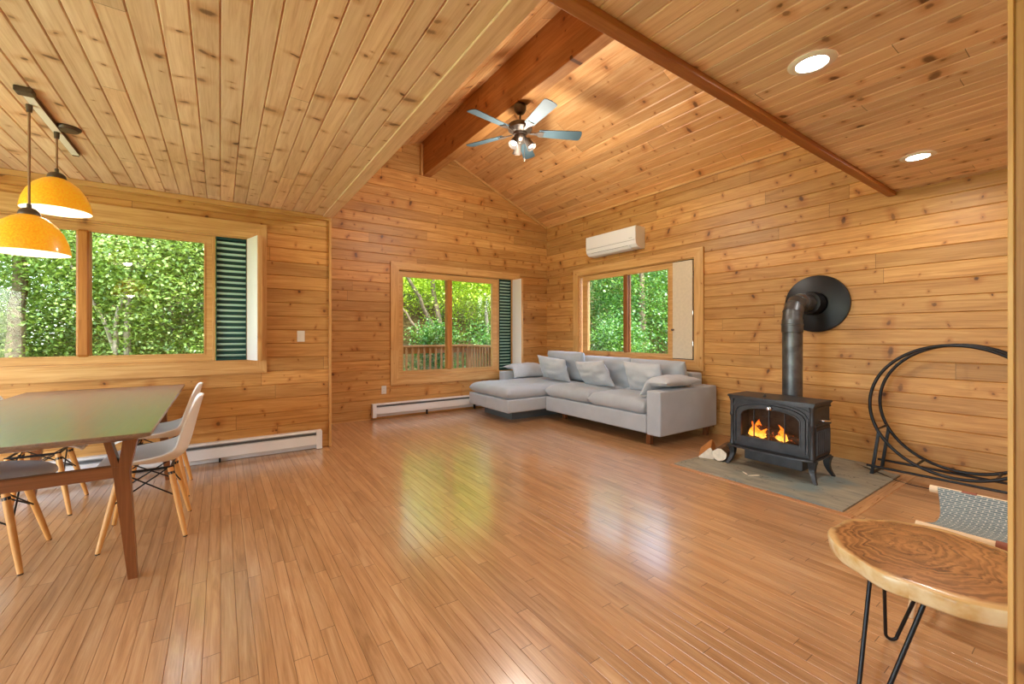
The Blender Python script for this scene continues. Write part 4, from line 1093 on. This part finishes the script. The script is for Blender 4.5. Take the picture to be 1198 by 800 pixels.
RAILW = wood('deck_rail_wood', 2, 0, .3, 9, dark=srgb(140, 98, 58), mid=srgb(170, 124, 78), light=srgb(190, 146, 98), knots=.1, rough=.65, joint=False)
struct('deck_floor', box(1.15, 4.1, YB+.2, 7.45, -.22, -.15), DECKW, 'wooden deck outside the gable window')
t = thing('deck_railing', 'brown wooden deck railing with square balusters outside the gable window', 'railing', (2.6, 7.4, -.15))
ry = 7.4; rx = 4.06
obj('top_rail', box(1.2, rx+.06, ry-.03, ry+.06, .985, 1.02, .004), RAILW, t)
obj('rail_board', box(1.2, rx+.03, ry+.021, ry+.055, .865, .98, .004), RAILW, t)
obj('bottom_rail', box(1.2, rx, ry+.021, ry+.055, -.02, .06, .004), RAILW, t)
obj('top_rail', box(rx-.03, rx+.06, YB+.22, ry-.031, .985, 1.02, .004), RAILW, t)
obj('rail_board', box(rx+.021, rx+.055, YB+.22, ry+.0, .865, .98, .004), RAILW, t)
obj('bottom_rail', box(rx+.021, rx+.055, YB+.22, ry+.0, -.02, .06, .004), RAILW, t)
x = 1.28
while x < rx-.05:
    obj('baluster', box(x-.017, x+.017, ry-.015, ry+.0205, -.06, .984, .003, 1), RAILW, t); x += .115
y = YB+.3
while y < ry-.08:
    obj('baluster', box(rx-.015, rx+.0205, y-.017, y+.017, -.06, .984, .003, 1), RAILW, t); y += .105
obj('post', box(rx-.06, rx+.0205, ry-.06, ry+.0205, -.15, .984, .004), RAILW, t)

LEAF_A = leafmat('leaf_sunny', srgb(74, 104, 42), srgb(126, 156, 74), srgb(188, 208, 122))
LEAF_B = leafmat('leaf_yellow_green', srgb(104, 140, 20), srgb(160, 192, 40), srgb(214, 228, 84))
LEAF_C = leafmat('leaf_deep', srgb(38, 82, 30), srgb(74, 122, 44), srgb(122, 162, 62))
TRUNK = plain('tree_bark', srgb(112, 98, 78), .9, nscale=14, namt=.35, bump=.6, bscale=30)
TRUNKP = plain('pale_bark', srgb(150, 140, 122), .9, nscale=14, namt=.3, bump=.6, bscale=30)
def leaves(name, mat, parent, blobs, n, size, rnd):
    vs, fs = [], []
    tot = sum(b[3]*b[4]*b[5] for b in blobs)**1.0
    for (cx, cy, cz, a, b, c) in blobs:
        k = max(20, int(n*3.2*(a*b*c)/tot))
        # leaves gather in small sprays
        for _ in range(k//7+1):
            while True:
                p = Vector((rnd.uniform(-1, 1), rnd.uniform(-1, 1), rnd.uniform(-1, 1)))
                if .15 < p.length < 1: break
            p = p*(p.length**-.35)
            q = Vector((cx+p.x*a, cy+p.y*b, cz+p.z*c))
            for _ in range(7):
                o = q+Vector((rnd.gauss(0, .13), rnd.gauss(0, .13), rnd.gauss(0, .09)))
                L = size*.5*rnd.uniform(.6, 1.3); W = L*.36
                d = Vector((rnd.gauss(0, 1), rnd.gauss(0, 1), rnd.gauss(-.25, .6))).normalized()
                up = Vector((rnd.gauss(0, .55), rnd.gauss(0, .55), 1)); w = d.cross(up).normalized(); nn = w.cross(d)
                i = len(vs)
                vs += [o, o+d*L*.45+w*W-nn*L*.06, o+d*L, o+d*L*.45-w*W-nn*L*.06]
                fs.append((i, i+1, i+2, i+3))
    r = rootof(parent); 
    me = bpy.data.meshes.new(name); me.from_pydata([v-r.location for v in vs], [], fs); me.materials.append(mat)
    o = bpy.data.objects.new(name, me); COL.objects.link(o); o.parent = parent; return o
def tree(name, label, cat, group, x, y, stems, blobs, n, size, mat, bark=None, seed=0):
    z = ground_z(x, y)
    t = thing(name, label, cat, (x, y, z), 0, group)
    rnd = random.Random(seed)
    for pts, r in stems:
        P = [list(Vector((x+a, y+b, z+c-(.15 if c == 0 else 0)))) for a, b, c in pts]
        m = 14; tp = [Vector(spl(P, i/m))+Vector((noise.noise(Vector((i*.6, seed, 0))), noise.noise(Vector((i*.6, seed, 5))), 0))*.05 for i in range(m+1)]
        obj('trunk', tube(tp, [lerp(r, r*.35, i/m) for i in range(m+1)], 9), bark or TRUNK, t, smooth=True)
    leaves('foliage', mat, t, [(x+a, y+b, z+c, d, e, f) for a, b, c, d, e, f in blobs], n, size, rnd)
    return t
rnd = random.Random(5)
def crown(r, h0, h1, k, sd):
    q = random.Random(sd); out = []
    for i in range(k):
        a = q.uniform(0, 2*PI); rr = r*math.sqrt(q.random())*.75; s_ = r*q.uniform(.38, .62)
        out.append((rr*math.cos(a), rr*math.sin(a), q.uniform(h0, h1), s_, s_, s_*.75))
    return out
straight = lambda h, lx=0, ly=0: [(0, 0, 0), (lx*.3, ly*.3, h*.35), (lx*.7, ly*.7, h*.7), (lx, ly, h)]
# beyond the dining window
gA = 'trees beyond the dining window'
tree('leafy_tree', 'leafy tree with a slender forked grey trunk in the middle of the dining window', 'tree', gA, -1.28, 9.1, [(straight(4.0, .1, .2), .06), ([(0, 0, 0), (-.1, 0, 1.6), (.2, .1, 2.6), (.75, .2, 3.8)], .042), ([(0, 0, 0), (-.15, 0, 1.4), (-.5, .1, 2.3), (-1.0, .2, 3.3)], .036)], crown(1.5, 2.4, 3.9, 12, 1), 5200, .125, LEAF_A, TRUNKP, 1)
tree('leafy_tree', 'leafy tree with a thick pale trunk at the far end of the dining window', 'tree', gA, -2.62, 9.7, [(straight(4.0, .1, 0), .13)], crown(1.7, 2.4, 3.9, 11, 2), 4600, .13, LEAF_A, TRUNK, 2)
tree('leafy_tree', 'dense bright green tree filling the dining window towards the louvred vent', 'tree', gA, .25, 9.9, [(straight(4.0, 0, .2), .10)], crown(1.7, 1.2, 3.9, 16, 3), 7000, .13, LEAF_A, None, 3)
tree('leafy_tree', 'dense sunlit tree behind the other trees of the dining window', 'tree', gA, -2.2, 12.3, [(straight(3.4, .2, .2), .14)], crown(2.6, 1.0, 3.3, 22, 4), 9000, .15, LEAF_A, None, 4)
tree('leafy_tree', 'broad green tree behind the brightest tree of the dining window', 'tree', gA, 1.0, 13.0, [(straight(3.4, -.2, .2), .14)], crown(2.6, 1.0, 3.3, 22, 5), 9000, .15, LEAF_C, None, 5)
tree('leafy_tree', 'tall green tree behind the thick pale trunk', 'tree', gA, -5.6, 13.2, [(straight(3.4, -.2, .2), .14)], crown(2.7, .8, 3.3, 22, 6), 9000, .15, LEAF_A, None, 6)
for i, (x, y, lb) in enumerate(((-3.4, 10.6, 'low leafy shrub under the thick pale trunk outside the dining window'), (-1.9, 10.4, 'low leafy shrub beside the forked trunk outside the dining window'), (-.55, 9.3, 'low leafy shrub in the vent end of the dining window'), (.75, 9.0, 'low leafy shrub behind the vent of the dining window'))):
    tree('leafy_shrub', lb, 'shrub', 'shrubs beyond the dining window', x, y, [(straight(1.3, .1, 0), .02)], crown(1.25, .0, 2.1, 14, 20+i), 4200, .12, LEAF_A, None, 20+i)
# beyond the gable window
gB = 'trees beyond the gable window'
tree('leaning_tree', 'yellow green tree with several leaning trunks behind the deck railing', 'tree', gB, 4.65, 9.6,
     [([(0, 0, 0), (-.25, 0, 1.2), (-.75, .1, 2.3), (-1.5, .2, 3.6)], .075), ([(0, 0, 0), (-.12, .1, 1.4), (-.35, .2, 2.8), (-.6, .3, 4.0)], .085), ([(-.1, 0, 0), (-.5, 0, 1.0), (-1.1, .1, 1.9), (-2.0, .2, 2.8)], .05), ([(0, 0, 0), (.1, .1, 1.5), (.15, .2, 3), (.1, .3, 4.1)], .07)],
     crown(1.9, 2.4, 3.9, 14, 31), 5200, .12, LEAF_B, TRUNK, 31)
tree('slender_tree', 'slender pale trunked tree in the right pane of the gable window', 'tree', gB, 6.05, 9.9, [(straight(4.0, -.15, .1), .06)], crown(1.4, 2.4, 3.9, 9, 32), 3200, .12, LEAF_B, TRUNKP, 32)
tree('leafy_tree', 'dense yellow green tree behind the leaning trunks', 'tree', gB, 4.3, 13.2, [(straight(3.4, -.15, .1), .12)], crown(2.5, .8, 3.3, 20, 33), 8000, .15, LEAF_B, None, 33)
tree('leafy_tree', 'dense green tree behind the slender pale trunk', 'tree', gB, 7.9, 12.4, [(straight(3.4, -.15, .1), .12)], crown(2.4, .6, 3.3, 20, 34), 8000, .15, LEAF_B, None, 34)
tree('leafy_tree', 'tall dark green tree at the top of the wooded slope', 'tree', gB, 6.4, 15.6, [(straight(3.4, -.15, .1), .12)], crown(3.0, .8, 3.3, 22, 35), 8000, .17, LEAF_C, None, 35)
for i, (x, y, m_, lb) in enumerate(((3.7, 8.7, LEAF_C, 'green shrub behind the deck railing under the leaning trunks'), (5.2, 8.6, LEAF_C, 'dark green shrub beside the deck corner post'), (6.5, 8.9, LEAF_B, 'bright yellow green shrub behind the slender trunk'))):
    tree('leafy_shrub', lb, 'shrub', 'shrubs beyond the gable window', x, y, [(straight(1.2, .1, 0), .03)], crown(.8, .3, 1.9, 7, 40+i), 2400, .11, m_, None, 40+i)
# beyond the right wall window
gC = 'trees beyond the right wall window'
tree('leafy_tree', 'dark green leafy tree filling the right wall window beside the cream panel', 'tree', gC, 8.9, 7.0, [(straight(4.6, 0, .1), .11)], crown(1.7, 0.4, 3.9, 16, 51), 6500, .13, LEAF_C, None, 51)
tree('leafy_tree', 'green leafy tree in the corner end of the right wall window', 'tree', gC, 9.4, 9.9, [(straight(4.0, 0, .1), .11)], crown(1.8, 0.5, 3.9, 16, 52), 6500, .13, LEAF_C, None, 52)
tree('leafy_tree', 'tall green tree behind the others of the right wall window', 'tree', gC, 12.0, 8.3, [(straight(3.4, 0, .1), .12)], crown(2.8, .4, 3.3, 22, 53), 9000, .16, LEAF_C, None, 53)
for i, (x, y, lb) in enumerate(((7.3, 6.0, 'dark leafy shrub low in the right wall window near the panel'), (7.6, 7.9, 'leafy shrub low in the right wall window near the corner'))):
    tree('leafy_shrub', lb, 'shrub', 'shrubs beyond the right wall window', x, y, [(straight(1.2, .1, 0), .03)], crown(.9, .3, 2.2, 8, 60+i), 3000, .11, LEAF_C, None, 60+i)
tree('leafy_tree', 'added unseen leafy tree past the stove wall, dims a window reflection', 'tree', 'added trees beyond the right wall', 9.2, -3.2, [(straight(4.0, 0, .1), .12)], crown(2.0, .4, 3.9, 16, 58), 5000, .15, LEAF_C, None, 58)  # unseen tree added to darken the bright reflection in the gable glass
# far side, seen mirrored in the right wall window
for i, (x, y, lb) in enumerate(((-7.6, 16.5, 'round green tree far across the lawn'), (-11.0, 13.2, 'wide green tree at the lawn edge'), (-9.0, 20.0, 'tall green tree beyond the lawn'))):
    tree('leafy_tree', lb, 'tree', 'trees across the lawn', x, y, [(straight(4.0, 0, .1), .16)], crown(2.6, 1.2, 3.9, 16, 70+i), 5200, .19, LEAF_B if i == 0 else LEAF_C, None, 70+i)

# ------------------------------------------------------------------ daylight and added fill lamps
W = bpy.data.worlds.new('sky'); SC.world = W; W.use_nodes = True
nt = W.node_tree; bg = nt.nodes['Background']
sky = nt.nodes.new('ShaderNodeTexSky'); sky.sky_type = 'NISHITA'; sky.sun_disc = False
sky.sun_elevation = math.radians(52); sky.sun_rotation = math.radians(170); sky.air_density = 1.0; sky.dust_density = 2.0; sky.altitude = 100
hz = nt.nodes.new('ShaderNodeMix'); hz.data_type = 'RGBA'; hz.inputs[0].default_value = .6; hz.inputs[7].default_value = (.62, .64, .66, 1)   # summer haze
nt.links.new(sky.outputs[0], hz.inputs[6]); nt.links.new(hz.outputs[2], bg.inputs[0]); bg.inputs[1].default_value = SKY_S
L = bpy.data.lights.new('sun', 'SUN'); L.energy = SUN_S; L.angle = math.radians(1.5); L.color = (1, .95, .85)
lo = bpy.data.objects.new('sun', L); COL.objects.link(lo); lo.location = (0, -6, 12)
lo.rotation_euler = Vector((.12, .62, -.80)).to_track_quat('-Z', 'Y').to_euler()
def portal(loc, rot, sx, sy):
    L = bpy.data.lights.new('window_portal', 'AREA'); L.shape = 'RECTANGLE'; L.size = sx; L.size_y = sy
    L.cycles.is_portal = True
    o = bpy.data.objects.new('window_portal', L); COL.objects.link(o); o.location = loc; o.rotation_euler = rot
portal(((WA[0]+WA[1])/2, YA+.16, (WA[2]+WA[3])/2), (-PI/2, 0, 0), WA[1]-WA[0], WA[3]-WA[2])
portal(((WB[0]+WB[1])/2, YB+.16, (WB[2]+WB[3])/2), (-PI/2, 0, 0), WB[1]-WB[0], WB[3]-WB[2])
portal((XC+.16, (WC[0]+WC[1])/2, (WC[2]+WC[3])/2), (0, PI/2, 0), WC[3]-WC[2], WC[1]-WC[0])
for D in (D1, D2): portal((XL-.1, (D[0]+D[1])/2, 1.07), (0, -PI/2, 0), 2.1, D[1]-D[0])

for D in (D2,):
    L = bpy.data.lights.new('door_fill', 'AREA'); L.shape = 'RECTANGLE'; L.size = 2.0; L.size_y = D[1]-D[0]; L.energy = DOOR_FILL_W; L.color = (.92, .97, 1)  # added area lamp outside the unseen door, fills the room
    lo = bpy.data.objects.new('door_fill', L); COL.objects.link(lo); lo.location = (XL-.12, (D[0]+D[1])/2, 1.07); lo.rotation_euler = (0, -PI/2, 0)
L = bpy.data.lights.new('fill_lamp', 'POINT'); L.energy = FILL_W; L.color = (.94, .97, 1); L.shadow_soft_size = .6  # soft fill lamp added out of view behind the camera
lo = bpy.data.objects.new('fill_lamp', L); COL.objects.link(lo); lo.location = (1.1, -2.4, 1.35)
# ------------------------------------------------------------------ camera
cam = bpy.data.cameras.new('camera'); co = bpy.data.objects.new('camera', cam); COL.objects.link(co)
co.location = (0, 0, 1.22); co.rotation_euler = (PI/2, 0, -math.atan(341/495))
cam.sensor_width = 36; cam.lens = 495/1198*36; cam.shift_y = -9/1198; cam.clip_start = .05
SC.camera = co
SC.view_settings.view_transform = 'Standard'; SC.view_settings.look = 'None'; SC.view_settings.gamma = 1
SC.view_settings.use_curve_mapping = False; SC.view_settings.exposure = EXPO
SC.cycles.use_denoising = True; SC.cycles.max_bounces = 10; SC.cycles.diffuse_bounces = 6; SC.cycles.transparent_max_bounces = 16
SC.cycles.sample_clamp_indirect = 6; SC.cycles.caustics_reflective = False; SC.cycles.caustics_refractive = False
